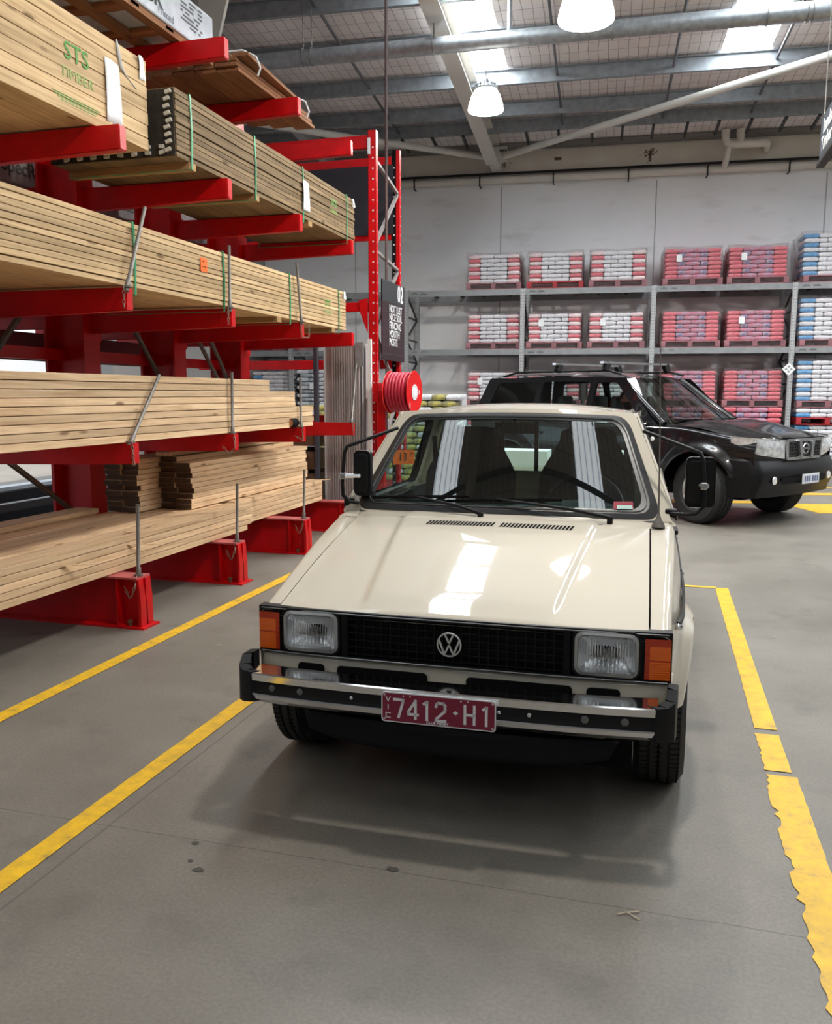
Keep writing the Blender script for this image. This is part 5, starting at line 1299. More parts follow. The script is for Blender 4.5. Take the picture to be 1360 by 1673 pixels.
for s_ in (-1, 1):
    g.beam((s_*.37, .05, .955), (s_*.35, .05, .755), .03, .022, (0, 1, 0)); g.beam((s_*.15, .035, .955), (s_*.105, .03, .755), .05, .045, (0, 1, 0))
g.out('chrome_surround', GREYC, gl_)
g = G(); c = (0, .028, .860); g.tube([(c[0]+.062*cos(2*pi*k/28), c[1], c[2]+.055*sin(2*pi*k/28)) for k in range(28)], .007, 6, closed=True); g.box(-.078, .078, .018, .032, .848, .874, None, .003); g.out('badge', CHROME, gl_)
for s_ in (-1, 1):
    def hf(a, b):
        if a <= .7:
            q = a/.7; x = .385+.385*q; y = .062+.075*q**1.6; z0 = .755+.05*q; z1 = .957+.022*q
        else:
            t = (a-.7)/.3; x = .77+.078*t**.6; y = .137+.30*t; z0 = .805+.13*t; z1 = .979+.012*t
        return (s_*x, y - .02*sin(pi*b)*sin(pi*a)**.5, z0+(z1-z0)*b)
    g = G(); g.grid(hf, 24, 8); hl = g.out('headlamp', mat('suv_headlamp', (.92, .94, .96), .2, metal=.5, vary=.5, vscale=22), suv, smooth=60)
    g = G(); g.tube([Vector(hf(a/10, 1))+Vector((0, -.004, .003)) for a in range(11)], .006, 6); g.out('lamp_edge', CHROME, hl)
# plate
g = G(); g.box(-.186, .186, -0.052, -.044, .475, .585, None, .004); pl = g.out('number_plate', mat('white_plate', (.62, .63, .66), .4), suv)
for i, x in enumerate((-.13, -.08, -.03, .04, .09, .14)):
    g = G(); g.box(x-.014, x+.014, -.0545, -.0525, .50, .56); g.out('plate_character', mat('blue_plate_ink', (.10, .12, .25), .5), pl)
# greenhouse
def roofz(y): return 1.665 + 0.075*sm((y-1.95)/.8) - 0.045*sm((y-3.9)/.8)
def G2(y, z, s_, dx=0): return Vector((s_*(0.845 - (z-1.09)*0.30 + dx), y, z))
def wsz(a, b, k=1.0):
    s = 2*a-1; w = .745+( .60-.745)*b
    return Vector((w*s, 1.22+.10*s*s*(1-b*.3)+(.78)*b + .03*s*s, 1.125-.03*s*s+(.555)*b - .02*s*s*b))
g = G(); g.grid(wsz, 24, 12); g.out('windscreen', SWS, suv, smooth=60)
g = G(); g.grid(lambda a, b: wsz(a, 0)+Vector((0, -.07*(1-b), -.02*(1-b))), 24, 2); g.out('cowl', MBLACK, suv)
for (A, B) in (((-.60, 1.27), (.05, 1.235)), ((.05, 1.24), (.62, 1.27))):
    g = G(); g.tube([(A[0], A[1]+.04, 1.15), (B[0], B[1]+.02, 1.15)], .009, 6); g.out('wiper', MBLACK, suv)
for s_ in (-1, 1):
    g = G(); g.tube([wsz(.5+.5*s_, b/8)+Vector((s_*.03, .01, 0)) for b in range(9)], [.05]*8+[.045], 8); g.out('pillar', BP, suv, smooth=60)
    wins = [[(1.62, 1.115), (2.44, 1.125), (2.44, 1.60), (2.12, 1.595)], [(2.54, 1.125), (3.36, 1.13), (3.36, 1.615), (2.54, 1.61)], [(3.46, 1.13), (4.36, 1.14), (4.22, 1.60), (3.46, 1.615)]]
    outs = [[(1.40, 1.07), (2.49, 1.07), (2.49, 1.665), (2.00, 1.655)], [(2.49, 1.07), (3.41, 1.07), (3.41, 1.68), (2.49, 1.665)], [(3.41, 1.07), (4.64, 1.07), (4.42, 1.66), (3.41, 1.68)]]
    for w_, o_ in zip(wins, outs):
        A = rpoly(o_, .005, 4); B = rpoly(w_, .06, 4); g = G(); g.ring([G2(*p, s_) for p in A], [G2(*p, s_) for p in B]); g.ring([G2(*p, s_) for p in B], [G2(*p, s_, -.03) for p in B]); g.out('window_frame', BP, suv, smooth=40)
        g = G(); g.poly([G2(*p, s_, -.008) for p in B]); g.out('side_window', SG, suv)
    g = G(); g.tube([G2(1.55, 1.10, s_, .006), G2(4.5, 1.115, s_, .006)], .008, 6); g.out('belt_moulding', GREYC, suv)
    g = G(); g.tube([G2(2.1, 1.70, s_, -.0), G2(2.3, 1.745, s_, 0), G2(3.9, 1.745, s_, 0), G2(4.15, 1.69, s_, 0)], .016, 8); g.out('roof_rail', BLACK, suv, smooth=50)
    # door mirror
    g = G(); g.lathe([(0.0, -.07), (.07, -.06), (.095, 0), (.09, .05), (.0, .055)], (s_*1.0, 1.62, 1.13), (0, 1, 0), 16); g.beam((s_*.86, 1.60, 1.08), (s_*.96, 1.62, 1.11), .05, .04); g.out('door_mirror', BP, suv, smooth=60)
def rf(a, b):
    s = 2*a-1; f = wsz(a, 1); y = f.y+(4.42-f.y)*b
    w = f.x + (s*.675-f.x)*min(1, b*5); z = f.z + (roofz(y)-f.z)*min(1, b*5)*(1-.0*abs(s)) ; z -= .05*abs(s)**4*min(1, b*5)
    return (w, y, z)
g = G(); g.grid(rf, 30, 20); g.out('roof', BP, suv, smooth=60)
g = G(); g.grid(lambda a, b: ((-.84+1.68*a)*(1-.24*max(0, (b-.5)*2)), 4.66-.02*abs(2*a-1)**2+.0*b-(.22*max(0, (b-.5)*2)), .45+1.23*b), 16, 14); g.out('tailgate', BP, suv, smooth=60)
g = G(); g.box(-.72, .72, .35, 4.5, .30, .45); g.box(-.76, .76, 1.3, 1.5, .4, 1.06); g.box(-.62, .62, .35, 1.3, .45, .92); g.out('underbody', MBLACK, suv)
for (x, y) in ((-.37, 2.35), (.37, 2.35), (-.37, 3.25), (.37, 3.25)):
    g = G(); g.box(x-.25, x+.25, y-.1, y+.06, .6, 1.22, None, .04); g.box(x-.25, x+.25, y-.5, y, .5, .66, None, .03); g.box(x-.12, x+.12, y-.05, y+.04, 1.24, 1.42, None, .03); g.out('seat', INTG, suv, smooth=50)
g = G(); g.box(-.74, .74, 1.35, 1.75, .75, 1.06, None, .04); g.out('dashboard', INTG, suv)
# roof bars
for y, lab in ((2.35, ''), (3.15, '')):
    rb = bpy.data.objects.new('roof_bar', None); COL.objects.link(rb); rb.parent = suv; rb.location = (0, y, 1.845)
    g = G(); g.beam((-.72, 0, 0), (.72, 0, 0), .06, .025); g.out('crossbar', ALU, rb, smooth=40)
    for s_ in (-1, 1):
        g = G(); g.beam((s_*.60, 0, .0), (s_*.655, 0, -.10), .08, .06, (0, 1, 0)); g.out('bar_foot', BLACK, rb)
# ---- the driver
SKIN = mat('skin', (0.30, 0.12, 0.07), 0.5); HAIR = mat('dark_hair', (0.015, 0.010, 0.008), 0.8); SHIRT = mat('dark_shirt', (0.03, 0.035, 0.05), 0.8)
mw = Matrix.Translation(Vector((1.60, 10.35, 0))) @ Matrix.Rotation(radians(54.4), 4, 'Z')
dp = mw @ Vector((-0.40, 2.22, 0.72))
person = thing('person', 'bearded person in a dark top sitting at the wheel of the black wagon', 'person', dp, radians(54.4-20))
def skin_body(parent, name, verts, edges, radii, mtl, sub=2):
    me = bpy.data.meshes.new(name); me.from_pydata(verts, edges, []); o = bpy.data.objects.new(name, me); COL.objects.link(o)
    m1 = o.modifiers.new('skin', 'SKIN'); m1.use_smooth_shade = True
    for i, r in enumerate(radii): me.skin_vertices[0].data[i].radius = (r, r) if not isinstance(r, tuple) else r
    me.skin_vertices[0].data[0].use_root = True
    m2 = o.modifiers.new('sub', 'SUBSURF'); m2.levels = sub; m2.render_levels = sub
    dg = bpy.context.evaluated_depsgraph_get(); dg.update()
    m_ = bpy.data.meshes.new_from_object(o.evaluated_get(dg)); bpy.data.objects.remove(o); m_.name = name; m_.materials.clear(); m_.materials.append(mtl)
    for p in m_.polygons: p.use_smooth = True
    q = bpy.data.objects.new(name, m_); COL.objects.link(q); q.parent = parent; return q
# body: pelvis, torso, neck, arms reaching to the wheel, thighs
bv = [(0, 0, 0), (0, .02, .22), (0, .0, .40), (0, -.02, .50), (0, -.03, .56), (-.19, 0, .42), (-.24, -.12, .20), (-.16, -.38, .26), (-.13, -.45, .30), (.19, 0, .42), (.24, -.12, .20), (.16, -.38, .26), (.13, -.45, .30), (-.10, -.40, .02), (.10, -.40, .02), (-.11, -.55, -.28), (.11, -.55, -.28)]
be = [(0, 1), (1, 2), (2, 3), (3, 4), (2, 5), (5, 6), (6, 7), (7, 8), (2, 9), (9, 10), (10, 11), (11, 12), (0, 13), (13, 15), (0, 14), (14, 16)]
br_ = [(.17, .12), (.17, .12), (.16, .10), .06, .058, .065, .05, .035, .03, .065, .05, .035, .03, .08, .08, .055, .055]
skin_body(person, 'clothed_body', bv, be, br_, SHIRT)
g = G()
def head(a, b):
    th = 2*pi*a; ph = pi*b; r = Vector((0.076*sin(ph)*cos(th), 0.098*sin(ph)*sin(th), 0.118*cos(ph)))
    if r.z < -.03: r.x *= .85; 
    f = max(0, -sin(th))*sin(ph)
    if abs(r.z+.01) < .03 and abs(cos(th)) < .25: r.y -= .022*f*(1-abs(r.z+.01)/.03)
    if abs(r.z-.022) < .016 and .2 < abs(cos(th)) < .55: r.y += .010*f
    if r.z < -.075: r.y -= .012*f
    return r + Vector((0, -.05, .66))
g.grid(head, 40, 30); g.merge(.001)
for s_ in (-1, 1): g.lathe([(.0, -.008), (.022, -.004), (.024, .004), (.0, .010)], (s_*.078, -.035, .655), (s_, .3, 0), 12)
g.tube([(0, -.03, .48), (0, -.045, .60)], [.055, .052], 14)
g.out('head', SKIN, person, smooth=True)
g = G(); g.grid(lambda a, b: Vector((0.082*sin(pi*.52*b)*cos(2*pi*a), 0.104*sin(pi*.52*b)*sin(2*pi*a)+.008, 0.126*cos(pi*.52*b)))+Vector((0, -.04, .662+.0*b)) if not (sin(2*pi*a) < -.3 and b > .62) else Vector((0.070*cos(2*pi*a), -.05+.085*sin(2*pi*a)*.8, .70)), 40, 12); g.out('hair', HAIR, person, smooth=True)
g = G(); g.grid(lambda a, b: Vector((0.068*cos(pi+pi*a)*(1-.35*b), -.05+.103*sin(pi+pi*a)*(1-.15*b)-.002, .635-.09*b)), 20, 6); g.out('beard', HAIR, person, smooth=True)
# ================================================ PALLET RACKING ON THE FAR WALL
DF = 17.40   # front plane of the racking
PR = mat('pallet_red_paint', (0.45, 0.02, 0.03), 0.6, vary=0.3, vscale=10)
BAGW = mat('white_printed_bag', (0.78, 0.76, 0.77), 0.45, vary=0.35, vscale=18, dark=(0.50, 0.54, 0.60), bump=.4, bscale=12)
BAGP = mat('pale_pink_bag', (0.86, 0.70, 0.71), 0.45, vary=0.3, vscale=16, bump=.4, bscale=12)
BAGR = mat('red_printed_bag', (0.62, 0.04, 0.09), 0.4, vary=0.35, vscale=20, dark=(.60, .2, .22), bump=.4, bscale=12)
BAGB = mat('blue_printed_bag', (0.03, 0.22, 0.50), 0.4, vary=0.3, vscale=16, dark=(.15, .35, .55), bump=.4, bscale=12)
BAGV = mat('mauve_printed_bag', (0.40, 0.26, 0.36), 0.45, vary=0.5, vscale=15, dark=(.5, .1, .16), bump=.4, bscale=12)
BAGN = mat('navy_printed_bag', (0.18, 0.14, 0.28), 0.45, vary=0.5, vscale=14, dark=(.5, .4, .45), bump=.4, bscale=12)
BAGY = mat('yellow_printed_bag', (0.55, 0.50, 0.12), 0.45, vary=0.4, vscale=14, dark=(.15, .15, .12), bump=.4, bscale=12)
BAGG = mat('grey_wrapped_block', (0.45, 0.50, 0.54), 0.45, vary=0.4, vscale=14, bump=.4, bscale=12)
WRAP = glass_mat('shrink_wrap', (0.98, 0.97, 0.97), 1.18, 0.15, 0.0, (0.80, 0.70, 0.72), 0.06, 0.9, 14)
BM = {}
def bag_mesh(w, dpt, h, m, mark=True):
    k = (round(w, 2), round(dpt, 2), round(h, 3), m.name)
    if k in BM: return BM[k]
    g = G(); nx, ny, nz = 6, 3, 3
    def P(x, y, z):
        X = 2*x-1; Z = 2*z-1; Y = 2*y-1
        f = (1-.16*abs(Z)**3)
        return Vector((w/2*X*(1-.05*Z*Z), dpt/2*(Y*(1-.06*Z*Z)) , h/2 + h/2*Z*(1-.22*abs(X)**5)*(1-.10*abs(Y)**4)))
    g.grid(lambda a, b: P(a, 0, b), nx, nz); g.grid(lambda a, b: P(a, 1, b), nx, nz)
    g.grid(lambda a, b: P(0, a, b), ny, nz); g.grid(lambda a, b: P(1, a, b), ny, nz)
    g.grid(lambda a, b: P(a, b, 1), nx, ny); g.grid(lambda a, b: P(a, b, 0), nx, ny)
    g.merge(.0008)
    if mark:   # printed panel on the end of the bag
        g.poly([(x, -dpt/2*.985, z) for x, z in ((-w*.22, h*.38), (w*.10, h*.38), (w*.10, h*.56), (-w*.22, h*.56))], 1)
    me = g.mesh('bag', [m, mat('bag_print', (.30, .28, .34), .5)], 50); BM[k] = me; return me
PM = {}
PRW = mat('pallet_red_under_wrap', (0.36, 0.15, 0.17), 0.6, vary=0.4, vscale=10)
def pallet_mesh(w=1.10, d=1.10, m=None):
    if m.name in PM: return PM[m.name]
    g = G()
    for x in (-w/2+.05, 0, w/2-.05): g.box(x-.045, x+.045, -d/2, d/2, .02, .115)
    for y in (-d/2+.06, -.25, 0, .25, d/2-.06): g.box(-w/2, w/2, y-.05, y+.05, .115, .135); 
    for y in (-d/2+.06, 0, d/2-.06): g.box(-w/2, w/2, y-.05, y+.05, 0, .02)
    PM[m.name] = g.mesh('pallet', [m]); return PM[m.name]
def wrap_mesh(w, d, h, skirt=True):
    g = G(); 
    def f(a, b):
        p = 2*pi*a; c = max(abs(cos(p)), abs(sin(p))); x = cos(p)/c; y = sin(p)/c
        j = .012*sin(a*70+b*9)+.008*sin(a*131+b*23)
        z = h*b - (0.05*abs(sin(a*17))*(1-b)**4 if skirt else 0) + (.02*sin(a*23) if b > .99 else 0)
        return ((w/2+.02+j)*x, (d/2+.02+j)*y, z)
    g.grid(f, 64, 12); g.grid(lambda a, b: ((-.5+a)*(w+.03), (-.5+b)*(d+.03), h+.012*sin(a*9+b*4)), 8, 8)
    return g.mesh('shrink_wrap', [WRAP], 50)
def pallet(u, z, d, label, kind, layers=7, W=1.04, grp=None, wrap=True, lh=0.083, tagc=True, dep=1.0, name='pallet_of_bags', tz=0.0):
    t = thing(name, label, 'pallet', WP(u, d, z), TW, grp)
    link(pallet_mesh(m=PRW if (wrap and not (kind == 'W' and -1 < u < -.5 and z > 3)) else PR), 'pallet', t)
    sw = W*.235; mid = W-2*sw; bd = dep/2-.005
    for r in range(layers):
        zz = .135+r*lh; odd = r % 2
        if kind == 'W': e, m1, m2 = (BAGR if odd else BAGP), BAGW, BAGW
        elif kind == 'R': e, m1, m2 = BAGR, (BAGN if odd else BAGV), BAGV
        elif kind == 'B': e, m1, m2 = (BAGW if odd else BAGB), BAGW, BAGW
        elif kind == 'Y': e, m1, m2 = (BAGY if odd else BAGW), (BAGW if odd else BAGY), BAGY
        else: e, m1, m2 = BAGG, BAGG, BAGW
        xs = [(-W/2+sw/2, sw, e), (W/2-sw/2, sw, e if kind != 'B' else BAGW)]
        if kind in 'YG':
            n_ = 5; off = (.5 if odd else 0)
            xs = [(-W/2+W/n_*(i+.5)+ (W/n_*.25 if odd else -W/n_*.25)*.6, W/n_, (m1 if (i+r) % 2 else m2)) for i in range(n_)]
        elif odd: xs += [(-mid*.375, mid*.25, m1), (0, mid*.5, m2), (mid*.375, mid*.25, m1)]
        else: xs += [(-mid*.25, mid*.5, m2), (mid*.25, mid*.5, m1)]
        for (x, w, m) in xs:
            link(bag_mesh(w-.004, bd, lh*.97, m), 'bag', t, (x+rnd.uniform(-.006, .006), -bd/2-.0+rnd.uniform(-.01, .01), zz+rnd.uniform(-.002, .002)), (0, rnd.uniform(-.015, .015), 0))
    g = G(); g.box(-W/2+.02, W/2-.02, .01, dep/2, .137, .135+layers*lh-.004, None, .02)
    q = g.out('bag', BAGP if kind == 'W' else (BAGR if kind == 'R' else BAGW), t); q['kind'] = 'stuff'
    if wrap: 
        k = ('wrap', round(W, 2), layers, lh)
        if k not in BM: BM[k] = wrap_mesh(W, dep, .135+layers*lh+.03)
        link(BM[k], 'shrink_wrap', t, (0, 0, 0))
    if tagc:
        g = G(); g.box(-W*.30, -W*.20, -dep/2-.04, -dep/2-.036, .135+layers*lh*.55, .135+layers*lh*.55+.13); g.out('paper_label', PAPER, t)
    return t
S = {'z2': 2.33, 'z1': 3.49}
place = [(-2.12, 'W', 'first'), (-0.90, 'W', 'second'), (0.27, 'W', 'third'), (1.66, 'R', 'fourth'), (2.84, 'R', 'fifth'), (4.18, 'B', 'sixth')]
colr = {'W': 'white and red bags', 'R': 'red and mauve bags', 'B': 'white and blue bags'}
for i, (u, k, o_) in enumerate(place):
    for lev, z, ln in (('top', 3.50, 7), ('middle', 2.335, 7)):
        if k == 'B': ln = 9
        pallet(u + rnd.uniform(-.02, .02), z, DF+.55, 'wrapped pallet of %s on the %s shelf, %s from the left' % (colr[k], lev, o_), k, ln, W=1.02 if k != 'B' else 1.12, tagc=(i in (3, 4) if lev == 'top' else i in (1, 2, 4)), grp='wrapped pallets on the far wall rack', lh=.079 if k != 'B' else .084)
# stacks standing on the floor below: pallets two high
for i, (u, k, o_) in enumerate(place):
    if k == 'B':
        pallet(u, 0.0, DF+.45, 'lowest pallet of white and blue bags on the floor at the right edge', 'B', 9, W=1.10, wrap=False, tagc=False, lh=.083)
        pallet(u, 0.89, DF+.45, 'single layer of blue and white bags on a red pallet, right edge', 'B', 2, W=1.10, wrap=False, tagc=False, lh=.085)
        pallet(u, 1.20, DF+.5, 'wrapped pallet of white and blue bags, third up at the right edge', 'B', 9, W=1.12, tagc=False, lh=.083)
    elif k == 'R':
        pallet(u, 0.0, DF+.4, ['pallet of bright red bags low behind the wagon windscreen', 'pallet of bright red unwrapped bags behind the wagon bonnet'][i-3], 'R', 11, W=1.06, wrap=False, tagc=False, lh=.098)
        pallet(u, 1.215, DF+.5, ['upper wrapped pallet of red bags behind the wagon windscreen', 'upper wrapped pallet of red bags behind the wagon bonnet'][i-3], 'R', 7, W=1.02, tagc=False, lh=.079)
    else:
        pallet(u, 1.20, DF+.55, 'wrapped white and red bag pallet just above the wagon roof, %s from left' % o_, 'W', 7, W=1.0, tagc=(i == 0), lh=.078, tz=0)
        pallet(u, 0.42, DF+.55, 'lower white and red bag pallet behind the vehicles, %s from left' % o_, 'W', 7, W=1.0, tagc=False, lh=.088, wrap=False)
        g = G(); g.box(-0.5, 0.5, -.5, .5, 0, .41); q = g.out('plinth_stack', BAGP, None, loc=WP(u, DF+.55, 0), rz=TW); tag(q, 'block of stacked bags at floor level behind the vehicles, %s from left' % o_, 'pallet')
# racking itself
rk = thing('pallet_rack', 'grey galvanised pallet racking along the far wall', 'rack', (0, 0, 0), TW)
UPR = mat('galvanised_upright', (0.42, 0.43, 0.44), 0.5, metal=.3, vary=.2, vscale=20)
def upright(u):
    for dd in (DF-.10, DF+1.0):
        g = G(); g.box(u-.045, u+.045, dd, dd+.004, 0, 3.50 if dd < 18 else 3.5); g.box(u-.045, u-.041, dd, dd+.07, 0, 3.50); g.box(u+.041, u+.045, dd, dd+.07, 0, 3.50)
        for i in range(58):
            z = .12+.058*i
            for x in (-.022, .022):
                g.poly([(u+x-.005, dd-.0008, z-.009), (u+x+.005, dd-.0008, z-.009), (u+x+.005, dd-.0008, z+.009), (u+x-.005, dd-.0008, z+.009)], 1)
        g.out('upright', [UPR, INK], rk)
    g = G(); z = .3; k = 0
    while z < 3.3:
        g.beam((u, DF-.05 if k % 2 else DF+1.0, z), (u, DF+1.0 if k % 2 else DF-.05, z+.45), .025, .04); g.beam((u, DF-.05, z), (u, DF+1.0, z), .025, .03); z += .45; k += 1
    g.out('frame_lacing', DARKP, rk)
for u in (-8.85, -6.36, -3.88, -1.53, 0.96, 3.48, 5.95): upright(u)
us_ = (-8.85, -6.36, -3.88, -1.53, 0.96, 3.48, 5.95)
for a, b in zip(us_[:-1], us_[1:]):
    for z in (2.22, 3.38):
        for dd in (DF-.10, DF+.99):
            g = G(); g.box(a+.05, b-.05, dd, dd+.05, z, z+.112); g.box(a+.045, a+.055, dd-.006, dd+.05, z-.03, z+.14); g.box(b-.055, b-.045, dd-.006, dd+.05, z-.03, z+.14); g.out('beam', mat('galvanised_rack_beam', (.27, .28, .29), .55, metal=.2, vary=.2, vscale=8), rk)
        for uu in (a+.45, a+1.0, a+1.45, a+2.0):
            g = G(); g.box(uu-.03, uu+.03, DF-.05, DF+1.0, z+.085, z+.11); g.out('shelf_bar', DARKP if uu < 99 else UPR, rk)
        g = G()
        for x in (a+.12, a+.30): g.box(x, x+.13, DF-.1015, DF-.1005, z+.045, z+.055); g.box(x+.02, x+.11, DF-.1015, DF-.1005, z+.068, z+.075)
        g.out('load_label', INK, rk)
g = G(); g.obox((3.44, DF-.13, 1.92), (1, 0, 1), (0, 1, 0), (-1, 0, 1), .085, .003, .085); q = g.out('diamond_sign', PAPER, rk)
for dx, dz in ((0, .045), (0, -.045), (.045, 0), (-.045, 0)):
    g = G(); g.obox((3.44+dx, DF-.134, 1.92+dz), (1, 0, 1), (0, 1, 0), (-1, 0, 1), .018, .001, .018); g.out('symbol', mat('faint_grey', (.25, .25, .27), .6), q)
# blocks of wrapped grey packs further left, seen through the timber rack
pallet(-5.6, 0.9, DF+.5, 'wrapped pallet of grey blocks seen through the rack, right one', 'G', 11, W=1.25, tagc=True, lh=.083, wrap=False)
pallet(-6.8, 0.95, DF+.5, 'wrapped pallet with blue sheen seen through the timber rack, left one', 'B', 10, W=.9, tagc=False, lh=.083)
pallet(-4.9, 0.0, 16.0, 'unwrapped pallet of white bags low behind the metal sheets', 'W', 9, W=1.1, tagc=False, wrap=False, lh=.083)
pallet(-6.75, 2.335, DF+.55, 'white wrapped pallet on the upper level seen through the rack', 'G', 6, W=1.1, tagc=False, lh=.08)
g = G(); g.box(-.65, .65, -.5, .5, 0, .90); tag(g.out('plinth_stack', BAGG, None, loc=WP(-5.6, DF+.5, 0), rz=TW), 'grey stack under the wrapped grey blocks seen through the rack', 'pallet')
# yellow and white bags behind the pickup roof
for i, (x, y, n) in enumerate([(-3.42, 12.0, 15), (-2.95, 12.7, 15)]):
    pass
pallet(-2.60, 0, 13.2, 'pallet of yellow and white bags beside the hose reel', 'Y', 14, W=1.10, tagc=False, wrap=False, lh=.0935)
pallet(-3.9, 0, 13.0, 'second pallet of yellow and white bags further left by the rack frame', 'Y', 13, W=1.1, tagc=False, wrap=False, lh=.088)

# ================================================ RED END FRAME, BOARD, SHEETS, HOSE REEL
XF = -3.13
ef = thing('rack_end_frame', 'red upright pallet rack frame with punched posts past the timber rack', 'rack', (XF, 9.72, 0))
def post(y, topz):
    g = G(); w = .045
    g.box(-w, w, y-.04-9.72, y-.036-9.72, 0, topz); g.box(w-.004, w, y-.04-9.72, y+.035-9.72, 0, topz); g.box(-w, -w+.004, y-.04-9.72, y+.035-9.72, 0, topz)
    if y > 10: g.box(-w, .005, y-.0415-9.72, y-.0402-9.72, 0, topz, 2)
    for i in range(36):
        z = .25+.11*i
        g.lathe([(.011, 0), (.001, 0)], (0.012 if y < 10 else -.02, y-.042-9.72, z), (0, -1, 0), 8, 1)
        g.lathe([(.009, 0), (.001, 0)], (w+.0008, y-9.72, z), (1, 0, 0), 8, 1)
    return g.out('post', [RED, mat('hole_light', (.55, .53, .5), .6), MBLACK], ef)
post(9.30, 4.28); post(10.18, 4.30)
z = 3.95; pts = []
g = G()
for (ya, za, yb, zb) in ((9.32, 3.98, 10.15, 3.80), (10.15, 3.80, 9.32, 3.10), (9.32, 3.02, 10.15, 2.92), (10.15, 2.90, 9.32, 2.20), (9.32, 2.1, 10.15, 1.45), (10.15, 1.4, 9.32, .6)):
    g.beam((0.02, ya-9.72, za), (0.02, yb-9.72, zb), .03, .035, (1, 0, 0))
g.out('lacing', mat('grey_lacing', (0.33, 0.30, 0.29), .5, metal=.4), ef)
for (y, z0, z1) in ((9.30, 4.10, 4.235), (10.18, 4.10, 4.235), (10.18, 3.28, 3.38), (9.30, 2.36, 2.46), (10.18, 1.75, 1.86), (9.3, 1.1, 1.2)):
    g = G(); g.box(-2.7, -.055, y-.03-9.72, y+.03-9.72, z0, z1, None, .004); g.out('beam', RED, ef)
g = G(); g.prism([(-.055, 2.50), (-.16, 2.48), (-.14, 2.34), (-.055, 2.12)], lambda x, z: (x, 9.25-9.72, z), lambda x, z: (x, 9.262-9.72, z)); g.out('beam_connector', RED, ef)
g = G(); g.box(-.045, -.015, 9.245-9.72, 9.255-9.72, 4.03, 4.20); g.out('safety_label', PAPER, ef)
g = G(); g.box(-2.7, -.03, 10.135-9.72, 10.145-9.72, 3.34, 4.14); tag(g.out('black_back_board', mat('black_panel', (0.012, 0.015, 0.022), .6), None, loc=(XF, 9.72, 0)), 'large black panel fixed between the red beams high up', 'panel')
# bay sign on the frame side
bs = thing('bay_sign', 'dark bay number sign with white lettering on the side of the red frame', 'sign', (XF+.075, 9.74, 1.83))
g = G(); g.box(0, .012, -.40, .47, 0, .89); g.out('sign_panel', mat('sign_dark_maroon', (.022, .010, .014), .4), bs)
g = G(); g.box(.0, .015, -.40, .47, .66, .89); g.out('header_panel', mat('sign_slate', (.03, .036, .04), .4), bs)
for i in range(7):
    g = G(); g.box(.012, .014, -.40, .47, .07+.095*i, .073+.095*i) if i < 6 else g.box(.012, .014, -.4, .47, .65, .653); g.out('slat_line', mat('thin_pale_line', (.12, .10, .10), .5), bs)
RS = (pi/2, 0, pi/2)
text('number', '02', 0.27, PAPER, bs, (.0165, .29, .775), RS, .0005, .85, .004)
for i, w_ in enumerate(('NOT JUST', 'NICE SOIL', 'FENCING', 'MOUTH', 'POSTS')):
    text('lettering', w_, .118, PAPER, bs, (.0145, -.14, .59-.095*i), RS, .0005, .95, .001, align='LEFT')
# upright metal sheets and their white post
for i in range(11):
    g = G(); x0 = -3.58+.042*i; y = 8.98+.02*i
    n_ = 8; g.grid(lambda a, b: (x0+.012*(1 if int(a*n_) % 2 else -1), y-.04+.50*a, .06+1.93*b + (.01*(i % 3))), n_, 1)
    tag(g.out('metal_sheet', mat('zinc_sheet', (.52, .48, .47), .5, metal=.25, vary=.3, vscale=3), None, solid=.001, loc=(0, 0, 0)), 'upright corrugated metal sheet standing in the row beside the red frame', 'sheet', 'upright metal sheets by the red frame')
# face of the sheets towards the camera
g = G()
n_ = 30
for i in range(12):
    x = -3.50+.028*i; g.box(x, x+.011, 8.945, 8.965, .06, 1.985+.01*(i % 3))
g.box(-3.60, -3.18, 8.966, 8.972, .06, 1.99)
tag(g.out('ribbed_sheet', mat('zinc_sheet', (0, 0, 0)), None), 'ribbed zinc sheet facing the camera at the front of the upright sheets', 'sheet')
g = G(); g.box(-3.11, -3.07, 9.02, 9.06, 0, 2.04); tag(g.out('white_post', WHITE, None), 'slim white post standing between the metal sheets and the hose reel', 'post')
g = G(); g.box(-3.22, -3.13, 8.93, 8.95, 1.74, 2.0); tag(g.out('metal_bracket', STEEL, None), 'small pale metal bracket at the top corner of the metal sheets', 'bracket')
g = G(); g.box(-3.70, -3.655, 8.90, 8.95, 0, 2.0); g.box(-3.69, -3.665, 8.885, 8.90, .6, 1.7); tag(g.out('dark_post', mat('slate_post', (.07, .07, .09), .5), None), 'dark slender post left of the upright metal sheets', 'post')
# brown sheet stack low behind the rack end
bsx = thing('sheet_stack', 'stack of brown board sheets low behind the far end of the timber', 'board', (-4.35, 9.3, 0))
MDF = mat('brown_board_sheet', (0.23, 0.15, 0.085), .7, vary=.2, vscale=9)
for (z0, z1) in ((.10, .55), (.60, .80), (.86, 1.08)):
    n_ = int((z1-z0)/.018)
    for i in range(n_):
        g = G(); g.box(-.62+rnd.uniform(-.003, .003), .62, -.3, .5, z0+i*.018, z0+i*.018+.0165); g.out('sheet', MDF, bsx)
for z in (.03, .55, .80):
    g = G(); g.box(-.6, .6, -.29, -.2, z, z+.05 if z > .5 else z+.07); g.out('spacer', MBLACK, bsx)
